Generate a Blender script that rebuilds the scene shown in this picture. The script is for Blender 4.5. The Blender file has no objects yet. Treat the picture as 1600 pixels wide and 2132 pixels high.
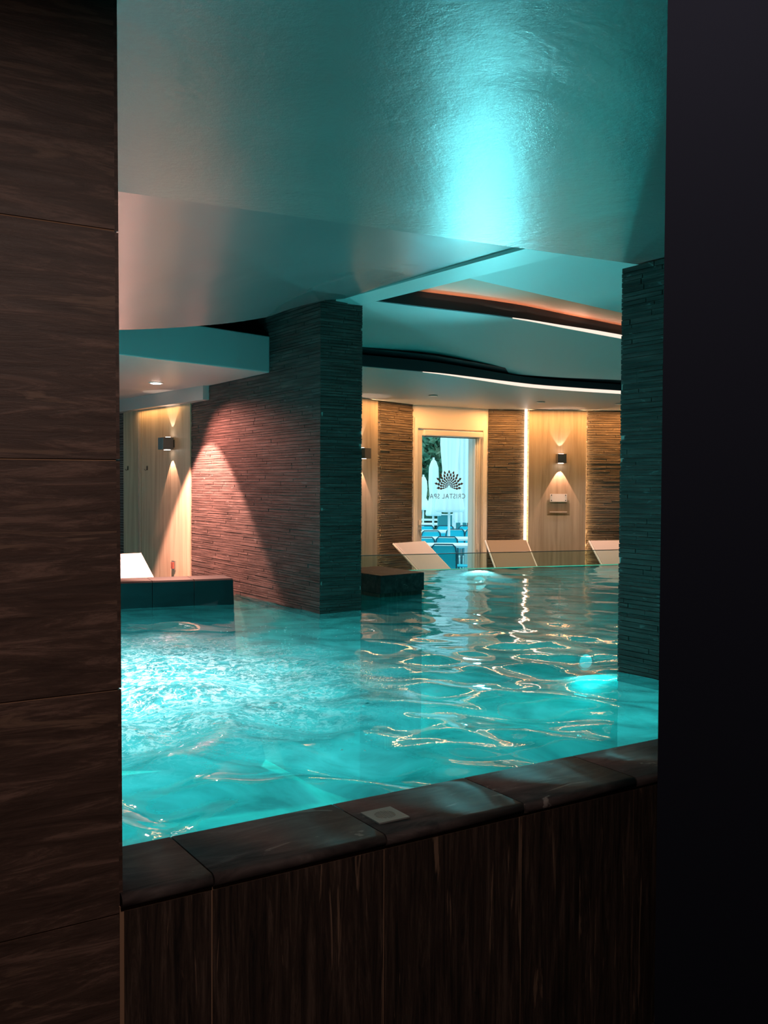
import bpy, math, random
import numpy as np
from mathutils import Vector, Matrix
random.seed(7)
S = bpy.context.scene
COL = S.collection

# ---------------------------------------------------------------- camera
F = 2000.0
EYE = Vector((0, 0, 1.75))
cam_d = bpy.data.cameras.new('camera')
cam = bpy.data.objects.new('camera', cam_d); COL.objects.link(cam)
cam_d.sensor_fit = 'HORIZONTAL'; cam_d.sensor_width = 36.0; cam_d.lens = 36.0 * F / 1600
cam_d.clip_start = 0.05; cam_d.clip_end = 200
CR = Matrix.Rotation(math.radians(90 - 1.6), 4, 'X') @ Matrix.Rotation(math.radians(0.30), 4, 'Z')
cam.matrix_world = Matrix.Translation(EYE) @ CR
S.camera = cam

# ---------------------------------------------------------------- world (overcast cyan daylight, enters through the door and the added side window)
w = bpy.data.worlds.new('world'); S.world = w; w.use_nodes = True
wn = w.node_tree.nodes; wn['Background'].inputs[0].default_value = (0.50, 0.88, 1.0, 1); wn['Background'].inputs[1].default_value = 2.3

# ---------------------------------------------------------------- exposure
S.view_settings.view_transform = 'Standard'; S.view_settings.look = 'None'
S.view_settings.gamma = 1.0; S.view_settings.use_curve_mapping = False
S.view_settings.exposure = 0.0
S.cycles.use_denoising = True
S.cycles.max_bounces = 8; S.cycles.transparent_max_bounces = 12
S.cycles.diffuse_bounces = 4; S.cycles.glossy_bounces = 4
S.cycles.sample_clamp_indirect = 4.0
S.cycles.caustics_reflective = False; S.cycles.caustics_refractive = False

# ---------------------------------------------------------------- geometry of the place
def ray(px, py):
    return (CR.to_3x3() @ Vector(((px - 800) / F, -(py - 1066) / F, -1))).normalized()
def at_z(px, py, z):
    d = ray(px, py); return EYE + d * ((z - EYE.z) / d.z)
def at_Y(px, py, Y):
    d = ray(px, py); return EYE + d * (Y / d.y)
def at_plane(px, py, p, d2):
    """meet the vertical plane through p with horizontal direction d2"""
    d = ray(px, py); n = Vector((-d2.y, d2.x, 0))
    return EYE + d * ((Vector((p.x, p.y, EYE.z)) - EYE).dot(n) / d.dot(n))
ALPHA = math.radians(32.7)
A = Vector((math.cos(ALPHA), math.sin(ALPHA), 0))      # along the pool edge
N = Vector((-math.sin(ALPHA), math.cos(ALPHA), 0))     # away from the walkway
UP = Vector((0, 0, 1))
def W(u, v, z=0.0): return A * u + N * v + UP * z
ZW = 0.80                                              # water level
ZC = 0.825                                             # top of the coping
V0 = 2.12                                              # front face of the pool wall
V1 = 2.40                                              # inner edge of the coping
U0 = 0.659                                             # right end of the tiled pier

# ---------------------------------------------------------------- materials
MATS = {}
def mat(name, color, rough=0.5, metal=0.0, spec=0.5):
    m = bpy.data.materials.new(name); m.use_nodes = True
    b = m.node_tree.nodes['Principled BSDF']
    b.inputs['Base Color'].default_value = (*color, 1); b.inputs['Roughness'].default_value = rough
    b.inputs['Metallic'].default_value = metal; b.inputs['Specular IOR Level'].default_value = spec
    MATS[name] = m; return m
def nd(m, t, **kw):
    n = m.node_tree.nodes.new(t)
    for k, v in kw.items(): setattr(n, k, v)
    return n
def lk(m, a, b): m.node_tree.links.new(a, b)
def coords(m, scale, kind='pos', rot=0.0):
    """texture coordinates from the place itself, turned so that x runs along the pool edge"""
    if kind == 'pos': src = nd(m, 'ShaderNodeNewGeometry').outputs['Position']
    else: src = nd(m, 'ShaderNodeTexCoord').outputs['Object']
    mp = nd(m, 'ShaderNodeMapping'); mp.inputs['Rotation'].default_value[2] = rot
    lk(m, src, mp.inputs['Vector'])
    m2 = nd(m, 'ShaderNodeMapping'); m2.inputs['Scale'].default_value = scale
    lk(m, mp.outputs[0], m2.inputs['Vector'])
    if kind == 'obj':
        oi = nd(m, 'ShaderNodeObjectInfo'); mu = nd(m, 'ShaderNodeVectorMath', operation='SCALE'); mu.inputs[0].default_value = (31, 17, 23)
        lk(m, oi.outputs['Random'], mu.inputs['Scale']); ad = nd(m, 'ShaderNodeVectorMath', operation='ADD')
        lk(m, m2.outputs[0], ad.inputs[0]); lk(m, mu.outputs[0], ad.inputs[1]); return ad.outputs[0]
    return m2.outputs[0]
def noise(m, vec, scale=1.0, detail=6, rough=0.6, dist=0.0):
    n = nd(m, 'ShaderNodeTexNoise'); n.inputs['Scale'].default_value = scale; n.inputs['Detail'].default_value = detail
    n.inputs['Roughness'].default_value = rough; n.inputs['Distortion'].default_value = dist
    lk(m, vec, n.inputs['Vector']); return n.outputs['Fac']
def ramp(m, fac, stops):
    r = nd(m, 'ShaderNodeValToRGB'); e = r.color_ramp.elements
    while len(e) < len(stops): e.new(0.5)
    for i, (p, c) in enumerate(stops): e[i].position = p; e[i].color = (*c, 1) if len(c) == 3 else c
    lk(m, fac, r.inputs[0]); return r.outputs[0]
def bump(m, h, strength, dist, bsdf=None, normal=None):
    b = nd(m, 'ShaderNodeBump'); b.inputs['Strength'].default_value = strength; b.inputs['Distance'].default_value = dist
    lk(m, h, b.inputs['Height'])
    if normal is not None: lk(m, normal, b.inputs['Normal'])
    lk(m, b.outputs[0], (bsdf or m.node_tree.nodes['Principled BSDF']).inputs['Normal']); return b.outputs[0]
def base(m): return m.node_tree.nodes['Principled BSDF'].inputs['Base Color']
def mixc(m, fac, a, b, mode='MIX'):
    x = nd(m, 'ShaderNodeMix', data_type='RGBA', blend_type=mode)
    if isinstance(fac, float): x.inputs[0].default_value = fac
    else: lk(m, fac, x.inputs[0])
    for i, c in ((6, a), (7, b)):
        if isinstance(c, tuple): x.inputs[i].default_value = (*c, 1)
        else: lk(m, c, x.inputs[i])
    return x.outputs[2]

def tile_mat(name, scale, dark, mid, vein):
    m = mat(name, dark, 0.42, 0, 0.4)
    v = coords(m, scale, 'obj')
    a = noise(m, v, 1.0, 12, 0.78, 0.6)
    c = ramp(m, a, [(0.38, dark), (0.52, mid), (0.63, tuple(x * 2.2 for x in mid))])
    v2 = coords(m, tuple(x * 0.6 for x in scale), 'obj')
    b = noise(m, v2, 1.3, 5, 0.55, 1.2)
    f = ramp(m, b, [(0.62, (0, 0, 0)), (0.68, (1, 1, 1))])
    lk(m, mixc(m, f, c, vein), base(m)); bump(m, a, 0.35, 0.004); return m
tile_mat('tile_vertical', (42, 42, 2.6), (0.018, 0.014, 0.013), (0.055, 0.038, 0.030), (0.23, 0.15, 0.105))
tile_mat('tile_horizontal', (3.2, 3.2, 30), (0.05, 0.032, 0.026), (0.085, 0.054, 0.043), (0.17, 0.11, 0.08))
def coping_mat():
    m = mat('coping_stone', (0.06, 0.055, 0.055), 0.62, 0, 0.25)
    v = coords(m, (3, 11, 8), 'obj'); a = noise(m, v, 1.6, 8, 0.65, 0.8)
    c = ramp(m, a, [(0.35, (0.030, 0.025, 0.026)), (0.55, (0.075, 0.06, 0.058)), (0.7, (0.13, 0.11, 0.105))])
    b = noise(m, v, 0.9, 6, 0.6, 2.0); f = ramp(m, b, [(0.64, (0, 0, 0)), (0.68, (1, 1, 1))])
    lk(m, mixc(m, f, c, (0.26, 0.235, 0.22)), base(m)); bump(m, a, 0.5, 0.006)
coping_mat()
def slate_mat(name, tone, light):
    m = mat(name, tone, 0.75, 0, 0.12)
    v = coords(m, (3.0, 3.0, 55), 'pos'); a = noise(m, v, 1.0, 6, 0.6)
    lo = tuple(x * 0.55 for x in tone); hi = tuple(x * 1.7 for x in tone)
    c = ramp(m, a, [(0.33, lo), (0.5, tone), (0.68, hi)])
    v2 = coords(m, (9, 9, 26), 'pos'); b = noise(m, v2, 1.0, 4, 0.5, 1.5)
    f = ramp(m, b, [(0.665, (0, 0, 0)), (0.70, (1, 1, 1))])
    lk(m, mixc(m, f, c, light), base(m)); bump(m, a, 0.6, 0.006); return m
slate_mat('slate', (0.070, 0.050, 0.046), (0.15, 0.13, 0.125))
slate_mat('slate_far', (0.12, 0.092, 0.064), (0.30, 0.24, 0.17))
mat('slate_joint', (0.46, 0.38, 0.35), 0.9, 0, 0.1)
mat('grout', (0.34, 0.21, 0.13), 0.9)
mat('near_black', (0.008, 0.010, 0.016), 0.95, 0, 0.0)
def ceiling_mat(name, color, rough, bs, spec=0.5, coat=0.0):
    m = mat(name, color, rough, 0, spec)
    v = coords(m, (1, 1, 1), 'pos'); a = noise(m, v, 38, 5, 0.7); nb = bump(m, noise(m, v, 1.0, 2, 0.5, 1.5), 0.12, 0.06) if rough < 0.31 else None
    bump(m, a, bs, 0.01, None, nb)
    if coat:
        b = m.node_tree.nodes['Principled BSDF']; b.inputs['Coat Weight'].default_value = coat; b.inputs['Coat Roughness'].default_value = 0.12
    return m
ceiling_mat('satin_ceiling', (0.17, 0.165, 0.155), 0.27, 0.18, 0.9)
ceiling_mat('vault_paint', (0.15, 0.147, 0.143), 0.24, 0.01, 0.6)
ceiling_mat('beam_paint', (0.50, 0.50, 0.49), 0.45, 0.02)
ceiling_mat('cloud_paint', (0.46, 0.455, 0.445), 0.5, 0.02)
ceiling_mat('box_paint', (0.44, 0.40, 0.39), 0.35, 0.01)
ceiling_mat('bronze_paint', (0.55, 0.20, 0.10), 0.5, 0.08)
ceiling_mat('dark_fascia', (0.012, 0.022, 0.028), 0.45, 0.02)
mat('void_dark', (0.02, 0.02, 0.022), 0.9)
mat('floor_stone', (0.05, 0.04, 0.036), 0.6)
mat('deck_stone', (0.22, 0.19, 0.16), 0.6)
mat('cream_paint', (0.76, 0.66, 0.57), 0.45)
mat('door_paint', (0.72, 0.66, 0.58), 0.4)
mat('shadow_gap', (0.02, 0.018, 0.016), 0.8)
mat('steel', (0.40, 0.44, 0.42), 0.32, 0.9)
mat('grate_metal', (0.34, 0.38, 0.37), 0.5, 0.3)
mat('ledge_tile_mat', (0.012, 0.013, 0.016), 0.4, 0, 0.3)
mat('chrome', (0.75, 0.75, 0.75), 0.18, 1.0)
mat('dark_metal', (0.05, 0.05, 0.05), 0.4, 0.6)
mat('lamp_metal', (0.17, 0.17, 0.165), 0.35, 0.7)
mat('print_dark', (0.035, 0.03, 0.028), 0.6)
mat('print_grey', (0.10, 0.13, 0.14), 0.6)
mat('white_sling', (0.52, 0.475, 0.465), 0.6)
mat('beige_sling', (0.22, 0.17, 0.11), 0.6)
mat('white_frame', (0.78, 0.75, 0.70), 0.4)
mat('outer_white', (0.85, 0.86, 0.86), 0.5)
mat('side_wall', (0.22, 0.21, 0.20), 0.7)
mat('red_plastic', (0.22, 0.07, 0.05), 0.5)
def wood_mat():
    m = mat('pale_wood', (0.5, 0.36, 0.22), 0.4, 0, 0.3)
    v = coords(m, (16, 16, 0.9), 'pos'); a = noise(m, v, 1.0, 5, 0.6, 0.5)
    lk(m, ramp(m, a, [(0.3, (0.30, 0.23, 0.155)), (0.5, (0.42, 0.335, 0.235)), (0.7, (0.50, 0.40, 0.285))]), base(m)); bump(m, a, 0.05, 0.002)
wood_mat()
def emit(name, color, power):
    m = bpy.data.materials.new(name); m.use_nodes = True; m.node_tree.nodes.clear()
    e = nd(m, 'ShaderNodeEmission'); o = nd(m, 'ShaderNodeOutputMaterial')
    e.inputs[0].default_value = (*color, 1); e.inputs[1].default_value = power; lk(m, e.outputs[0], o.inputs[0]); MATS[name] = m
emit('led_warm', (1.0, 0.80, 0.66), 1.15)
emit('led_edge', (1.0, 0.62, 0.30), 50.0)
emit('led_bright', (1.0, 0.80, 0.66), 4.5)
emit('lamp_lens', (1.0, 0.80, 0.70), 14.0)
emit('downlight_glow', (1.0, 0.74, 0.66), 45.0)
emit('pool_lamp', (0.25, 0.95, 1.0), 1.5)
def glass(name, tint, refl):
    m = bpy.data.materials.new(name); m.use_nodes = True; m.node_tree.nodes.clear()
    t = nd(m, 'ShaderNodeBsdfTransparent'); g = nd(m, 'ShaderNodeBsdfGlossy'); x = nd(m, 'ShaderNodeMixShader'); o = nd(m, 'ShaderNodeOutputMaterial')
    fr = nd(m, 'ShaderNodeFresnel'); fr.inputs[0].default_value = refl
    t.inputs[0].default_value = (*tint, 1); g.inputs['Roughness'].default_value = 0.02
    ge_ = nd(m, 'ShaderNodeNewGeometry'); iv = nd(m, 'ShaderNodeMath', operation='SUBTRACT'); iv.inputs[0].default_value = 1.0; lk(m, ge_.outputs['Backfacing'], iv.inputs[1])
    mu = nd(m, 'ShaderNodeMath', operation='MULTIPLY'); lk(m, fr.outputs[0], mu.inputs[0]); lk(m, iv.outputs[0], mu.inputs[1])
    lk(m, mu.outputs[0], x.inputs[0]); lk(m, t.outputs[0], x.inputs[1]); lk(m, g.outputs[0], x.inputs[2]); lk(m, x.outputs[0], o.inputs[0]); MATS[name] = m
glass('clear_glass', (0.92, 0.97, 0.97), 1.35)
glass('pool_glass', (0.80, 0.90, 0.88), 1.5)
glass('acrylic', (0.95, 0.94, 0.92), 1.3)
def translucent(name, c):
    m = bpy.data.materials.new(name); m.use_nodes = True; m.node_tree.nodes.clear(); MATS[name] = m
    a = nd(m, 'ShaderNodeBsdfTranslucent'); b_ = nd(m, 'ShaderNodeBsdfDiffuse'); x = nd(m, 'ShaderNodeMixShader'); o = nd(m, 'ShaderNodeOutputMaterial')
    a.inputs[0].default_value = (*c, 1); b_.inputs[0].default_value = (*c, 1); lk(m, a.outputs[0], x.inputs[1]); lk(m, b_.outputs[0], x.inputs[2]); lk(m, x.outputs[0], o.inputs[0])
translucent('white_foam', (0.9, 0.95, 0.95))
# underwater plaster
def plaster():
    m = mat('pool_plaster', (0.02, 0.66, 0.68), 0.7)
    v = coords(m, (1, 1, 1), 'pos'); a = noise(m, v, 1.6, 3, 0.5, 1.0)
    lk(m, ramp(m, a, [(0.35, (0.008, 0.50, 0.48)), (0.65, (0.012, 0.80, 0.76))]), base(m))
plaster()
def water():
    m = bpy.data.materials.new('water'); m.use_nodes = True; m.node_tree.nodes.clear()
    MATS['water'] = m
    geo = nd(m, 'ShaderNodeNewGeometry')
    # churned patch round the massage jet
    sub = nd(m, 'ShaderNodeVectorMath', operation='DISTANCE'); lk(m, geo.outputs['Position'], sub.inputs[0]); sub.inputs[1].default_value = (-1.45, 4.55, ZW)
    ds = sub.outputs['Value']
    mr = nd(m, 'ShaderNodeMapRange'); mr.interpolation_type = 'SMOOTHSTEP'; lk(m, ds, mr.inputs[0])
    mr.inputs[1].default_value = 1.75; mr.inputs[2].default_value = 0.25; mr.inputs[3].default_value = 0.0; mr.inputs[4].default_value = 1.0
    churn = mr.outputs[0]
    p = coords(m, (1, 1.0, 1), 'pos')
    n1 = noise(m, p, 9, 3, 0.5, 0.3); n2 = noise(m, p, 26, 4, 0.6, 0.6)
    b1 = nd(m, 'ShaderNodeBump'); b1.inputs['Distance'].default_value = 0.008; b1.inputs['Strength'].default_value = 0.25; lk(m, n1, b1.inputs['Height'])
    b2 = nd(m, 'ShaderNodeBump'); b2.inputs['Distance'].default_value = 0.045; lk(m, n2, b2.inputs['Height']); lk(m, b1.outputs[0], b2.inputs['Normal']); lk(m, churn, b2.inputs['Strength'])
    nor = b2.outputs[0]
    # body: clear tinted water with a little suspended scatter
    n3 = noise(m, coords(m, (1.0, 1.7, 1), 'pos', 0.3), 1.7, 4, 0.55, 2.4)
    tint = ramp(m, n3, [(0.34, (0.10, 0.50, 0.52)), (0.52, (0.13, 0.72, 0.74)), (0.68, (0.17, 0.88, 0.90))])  # lighter and darker swirls of refracted pool light put into the tint
    tr = nd(m, 'ShaderNodeBsdfTransparent'); lk(m, tint, tr.inputs[0])
    tl = nd(m, 'ShaderNodeBsdfTranslucent'); lk(m, tint, tl.inputs[0]); lk(m, nor, tl.inputs['Normal'])
    body = nd(m, 'ShaderNodeMixShader'); body.inputs[0].default_value = 0.30
    lk(m, tr.outputs[0], body.inputs[1]); lk(m, tl.outputs[0], body.inputs[2])
    # foam of the jet
    f1 = noise(m, p, 24, 7, 0.75, 1.0)
    fm = nd(m, 'ShaderNodeMath', operation='MULTIPLY'); lk(m, ramp(m, f1, [(0.49, (0, 0, 0)), (0.56, (1, 1, 1))]), fm.inputs[0]); lk(m, churn, fm.inputs[1])
    fm2 = nd(m, 'ShaderNodeMath', operation='MULTIPLY'); lk(m, fm.outputs[0], fm2.inputs[0]); fm2.inputs[1].default_value = 1.0
    foam_t = nd(m, 'ShaderNodeBsdfTranslucent'); foam_t.inputs[0].default_value = (0.9, 0.98, 0.98, 1)
    foam_d = nd(m, 'ShaderNodeBsdfDiffuse'); foam_d.inputs[0].default_value = (0.85, 0.88, 0.9, 1)
    foam = nd(m, 'ShaderNodeMixShader'); foam.inputs[0].default_value = 0.5; lk(m, foam_t.outputs[0], foam.inputs[1]); lk(m, foam_d.outputs[0], foam.inputs[2])
    bf = nd(m, 'ShaderNodeMixShader'); lk(m, fm2.outputs[0], bf.inputs[0]); lk(m, body.outputs[0], bf.inputs[1]); lk(m, foam.outputs[0], bf.inputs[2])
    gl = nd(m, 'ShaderNodeBsdfGlossy'); gl.inputs['Roughness'].default_value = 0.03; lk(m, nor, gl.inputs['Normal'])
    fr = nd(m, 'ShaderNodeFresnel'); fr.inputs[0].default_value = 1.33; lk(m, nor, fr.inputs['Normal'])
    # from underneath the surface lets the light out
    inv = nd(m, 'ShaderNodeMath', operation='SUBTRACT'); inv.inputs[0].default_value = 1.0; lk(m, geo.outputs['Backfacing'], inv.inputs[1])
    fm3 = nd(m, 'ShaderNodeMath', operation='MULTIPLY'); lk(m, fr.outputs[0], fm3.inputs[0]); lk(m, inv.outputs[0], fm3.inputs[1])
    out = nd(m, 'ShaderNodeMixShader'); lk(m, fm3.outputs[0], out.inputs[0]); lk(m, bf.outputs[0], out.inputs[1]); lk(m, gl.outputs[0], out.inputs[2])
    o = nd(m, 'ShaderNodeOutputMaterial'); lk(m, out.outputs[0], o.inputs[0])
water()
# outside
mat('chair_frame', (0.01, 0.07, 0.10), 0.4, 0.3)
mat('chair_mesh', (0.012, 0.55, 0.70), 0.6)
mat('table_white', (0.80, 0.78, 0.78), 0.5)
mat('parasol_cloth', (0.84, 0.86, 0.86), 0.8)
mat('terrace', (0.40, 0.62, 0.66), 0.7)
mat('planter_teal', (0.03, 0.22, 0.25), 0.6)
def leaf_mat():
    m = mat('leaves', (0.05, 0.16, 0.10), 0.6)
    a = noise(m, coords(m, (1, 1, 1), 'pos'), 2.2, 5, 0.7)
    lk(m, ramp(m, a, [(0.35, (0.02, 0.12, 0.08)), (0.5, (0.09, 0.22, 0.13)), (0.68, (0.28, 0.32, 0.20))]), base(m))
leaf_mat()
mat('bark', (0.10, 0.08, 0.06), 0.8)

# ---------------------------------------------------------------- mesh helpers
class MB:
    def __init__(s): s.v = []; s.f = []
    def quad(s, *p):
        b = len(s.v); s.v += [tuple(q) for q in p]; s.f.append(tuple(range(b, b + len(p))))
    def box(s, c, ax, ay, az, h):
        """centre, three unit axes, half sizes"""
        c = Vector(c); b = len(s.v)
        for i in (-1, 1):
            for j in (-1, 1):
                for k in (-1, 1):
                    s.v.append(tuple(c + ax * (i * h[0]) + ay * (j * h[1]) + az * (k * h[2])))
        for q in ((0, 1, 3, 2), (4, 6, 7, 5), (0, 4, 5, 1), (2, 3, 7, 6), (0, 2, 6, 4), (1, 5, 7, 3)):
            s.f.append(tuple(b + i for i in q))
    def prism(s, pts, z0, z1):
        """vertical prism over a counter-clockwise outline"""
        n = len(pts); b = len(s.v)
        s.v += [(p[0], p[1], z0) for p in pts] + [(p[0], p[1], z1) for p in pts]
        s.f.append(tuple(b + i for i in reversed(range(n)))); s.f.append(tuple(b + n + i for i in range(n)))
        for i in range(n):
            j = (i + 1) % n; s.f.append((b + i, b + j, b + n + j, b + n + i))
    def tube(s, pts, r, n=8, close=True):
        pts = [Vector(p) for p in pts]; rings = []
        for i, p in enumerate(pts):
            t = (pts[min(i + 1, len(pts) - 1)] - pts[max(i - 1, 0)]).normalized()
            a = t.cross(UP); a = a.normalized() if a.length > 0.05 else Vector((1, 0, 0)); b2 = t.cross(a).normalized()
            rr = r[i] if isinstance(r, (list, tuple)) else r
            rings.append(len(s.v))
            for k in range(n):
                th = 2 * math.pi * k / n; s.v.append(tuple(p + a * (math.cos(th) * rr) + b2 * (math.sin(th) * rr)))
        for i in range(len(pts) - 1):
            for k in range(n):
                l = (k + 1) % n; s.f.append((rings[i] + k, rings[i] + l, rings[i + 1] + l, rings[i + 1] + k))
        if close:
            s.f.append(tuple(rings[0] + k for k in reversed(range(n)))); s.f.append(tuple(rings[-1] + k for k in range(n)))
    def lathe(s, c, prof, n=24, lobes=0, amp=0.0):
        c = Vector(c); rings = []
        for r, z in prof:
            rings.append(len(s.v))
            for k in range(n):
                th = 2 * math.pi * k / n; rr = r * (1 + amp * math.cos(lobes * th)) if lobes else r
                s.v.append((c.x + rr * math.cos(th), c.y + rr * math.sin(th), c.z + z))
        for i in range(len(prof) - 1):
            for k in range(n):
                l = (k + 1) % n; s.f.append((rings[i] + k, rings[i] + l, rings[i + 1] + l, rings[i + 1] + k))
        s.f.append(tuple(rings[0] + k for k in reversed(range(n)))); s.f.append(tuple(rings[-1] + k for k in range(n)))
    def grid(s, rows):
        b = len(s.v); n = len(rows[0])
        for r in rows: s.v += [tuple(p) for p in r]
        for i in range(len(rows) - 1):
            for j in range(n - 1): s.f.append((b + i * n + j, b + i * n + j + 1, b + (i + 1) * n + j + 1, b + (i + 1) * n + j))
    def mesh(s, name, m, smooth=False):
        me = bpy.data.meshes.new(name); me.from_pydata(s.v, [], s.f); me.update()
        import bmesh
        bm = bmesh.new(); bm.from_mesh(me); bmesh.ops.recalc_face_normals(bm, faces=bm.faces); bm.to_mesh(me); bm.free()
        me.materials.append(MATS[m])
        if smooth:
            for p in me.polygons: p.use_smooth = True
        return me
    def build(s, name, m, parent=None, smooth=False, bevel=0.0, flip=False):
        o = bpy.data.objects.new(name, s.mesh(name, m, smooth)); COL.objects.link(o)
        if parent is not None:
            o.parent = parent; o.matrix_parent_inverse = parent.matrix_world.inverted()
        if bevel:
            md = o.modifiers.new('bevel', 'BEVEL'); md.width = bevel; md.segments = 3; md.limit_method = 'ANGLE'
        return o
def tag(o, label=None, cat=None, group=None, kind=None):
    for k, v in (('label', label), ('category', cat), ('group', group), ('kind', kind)):
        if v: o[k] = v
    return o
def thing(name, loc, label, cat, group=None, rz=0.0):
    o = bpy.data.objects.new(name, None); COL.objects.link(o); o.matrix_world = Matrix.Translation(Vector(loc)) @ Matrix.Rotation(rz, 4, 'Z')
    o.empty_display_size = 0.1
    return tag(o, label, cat, group)
def kids(o): return [c for c in bpy.data.objects if c.parent == o]
def copy_tree(o, parent=None):
    c = o.copy(); COL.objects.link(c)
    if parent is not None: c.parent = parent
    for ch in kids(o): copy_tree(ch, c)
    return c
X3, Y3 = Vector((1, 0, 0)), Vector((0, 1, 0))
def solid(rows_lo, thick):
    """a sheet with thickness above it"""
    b = MB(); b.grid(rows_lo); up = [[Vector(p) + UP * thick for p in r] for r in rows_lo]; b.grid(up)
    def strip(lo, hi): b.grid([lo, hi])
    strip(rows_lo[0], up[0]); strip(rows_lo[-1], up[-1])
    strip([r[0] for r in rows_lo], [r[0] for r in up]); strip([r[-1] for r in rows_lo], [r[-1] for r in up])
    return b
def resample(pts, n):
    pts = [Vector(p) for p in pts]; L = [0]
    for a, c in zip(pts, pts[1:]): L.append(L[-1] + (c - a).length)
    out = []
    for i in range(n):
        t = L[-1] * i / (n - 1); k = 0
        while k < len(L) - 2 and L[k + 1] < t: k += 1
        # Catmull-Rom
        p1, p2 = pts[k], pts[k + 1]; p0 = pts[k - 1] if k else p1 * 2 - p2; p3 = pts[k + 2] if k + 2 < len(pts) else p2 * 2 - p1
        f = (t - L[k]) / max(1e-6, L[k + 1] - L[k])
        out.append(0.5 * ((2 * p1) + (p2 - p0) * f + (2 * p0 - 5 * p1 + 4 * p2 - p3) * f * f + (3 * p1 - p0 - 3 * p2 + p3) * f ** 3))
    return out
def lamp(name, kind, loc, energy, color, direction=None, parent=None, **kw):
    d = bpy.data.lights.new(name, kind); d.energy = energy; d.color = color
    for k, v in kw.items(): setattr(d, k, v)
    o = bpy.data.objects.new(name, d); COL.objects.link(o)
    q = Vector(direction).to_track_quat('-Z', 'Y').to_matrix().to_4x4() if direction is not None else Matrix()
    o.matrix_world = Matrix.Translation(Vector(loc)) @ q
    if parent is not None: o.parent = parent; o.matrix_parent_inverse = parent.matrix_world.inverted()
    return o

# ================================================================ THE SHELL
UL, UR, VB = -7.0, 15.0, -2.5                          # extents of the building in the wall's own directions
b = MB(); b.box(W(2.0, (VB + V0 + 0.1) / 2, -0.05), A, N, UP, (9.5, (V0 + 0.1 - VB) / 2, 0.05)); tag(b.build('floor', 'floor_stone'), kind='structure')
b = MB(); b.prism([(-9, -6), (14, -6), (14, 13.2), (-9, 13.2)], 3.42, 3.52); tag(b.build('ceiling', 'void_dark'), kind='structure')
b = MB(); b.box(W(2.0, VB, 1.7), A, N, UP, (9.5, 0.05, 1.8)); tag(b.build('wall_rear', 'void_dark'), kind='structure')
b = MB(); b.box(W(-5.5, 0.0, 1.7), N, A, UP, (3.0, 0.05, 1.8)); tag(b.build('wall_walkway', 'void_dark'), kind='structure')

# near satin ceiling over the walkway and the pool edge
eL, eR = at_z(240, 398, 2.85), at_z(1380, 558, 2.85)
ed = (eR - eL).normalized(); eL2, eR2 = eL - ed * 4.5, eR + ed * 4.5
b = MB(); b.prism([tuple(W(-6, -2.5))[:2], tuple(W(10.5, -2.5))[:2], tuple(eR2)[:2], tuple(eL2)[:2]], 2.85, 3.0)
tag(b.build('ceiling', 'satin_ceiling'), kind='structure')

# tiled pier and the half wall of the pool
P0 = W(U0, V0)
zj = [at_plane(240, y, P0, A).z for y in (1905, 1437, 958, 480)]
th = (zj[3] - zj[0]) / 3; zj.append(zj[3] + th); zj.insert(0, zj[0] - th)
b = MB(); b.box(W(U0 - 2.5 - 0.002, V0 + 0.1355, 1.42), A, N, UP, (2.5, 0.1325, 1.43)); pier = tag(b.build('wall_left', 'grout'), kind='structure')
b = MB(); b.box(W(U0 + 3.0, V0 + 0.1355, 0.38), A, N, UP, (3.0, 0.1325, 0.415)); half = tag(b.build('wall_front', 'grout'), kind='structure')
TILES = {}
def tile(size, m, c, parent, name='tile', gap=0.004, thick=0.012):
    key = (round(size[0], 3), round(size[1], 3), m)
    if key not in TILES:
        t = MB(); t.box((0, 0, 0), X3, Y3, UP, (size[0] / 2 - gap / 2, thick / 2, size[1] / 2 - gap / 2)); me = t.mesh('tile', m)
        TILES[key] = me
    o = bpy.data.objects.new(name, TILES[key]); COL.objects.link(o)
    o.matrix_world = Matrix.Translation(c) @ Matrix.Rotation(ALPHA, 4, 'Z'); o.parent = parent
    return o
for r in range(5):
    z0, z1 = zj[r], min(zj[r + 1], 2.846)
    if r == 0: z0 = 0.0
    if z1 - z0 < 0.02: continue
    off = 0.0 if r % 2 == 0 else 0.0
    for k in range(3):
        tile((2 * th, z1 - z0), 'tile_horizontal', W(U0 - th - k * 2 * th, V0 + 0.006, (z0 + z1) / 2), pier)
# pier reveal (the end of the pier, turned to the opening)
zb = zj[1]
for r in range(1, 5):
    z0, z1 = zj[r], min(zj[r + 1], 2.846)
    o = tile((0.27, z1 - z0), 'tile_horizontal', W(U0 + 0.003, V0 + 0.142, (z0 + z1) / 2), pier)
    o.matrix_world = Matrix.Translation(W(U0 + 0.003, V0 + 0.142, (z0 + z1) / 2)) @ Matrix.Rotation(ALPHA + math.pi / 2, 4, 'Z')
# the pier is slightly out of plumb
pv = W(U0, V0, 0.8); pier.matrix_world = Matrix.Translation(pv) @ Matrix.Rotation(math.radians(-0.24), 4, N) @ Matrix.Translation(-pv)
# front tiles stand upright under the coping
ZCB = ZC - 0.034
us = [U0 + 0.008] + [W_.dot(A) for W_ in [at_plane(x, 1900, P0, A) for x in (442, 800, 1086, 1318)]]
us += [us[-1] + 0.47 * k for k in range(1, 5)]
for a_, c_ in zip(us, us[1:]):
    tile((c_ - a_, ZCB - 0.006), 'tile_vertical', W((a_ + c_) / 2, V0 + 0.006, (ZCB - 0.006) / 2), half)
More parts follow.
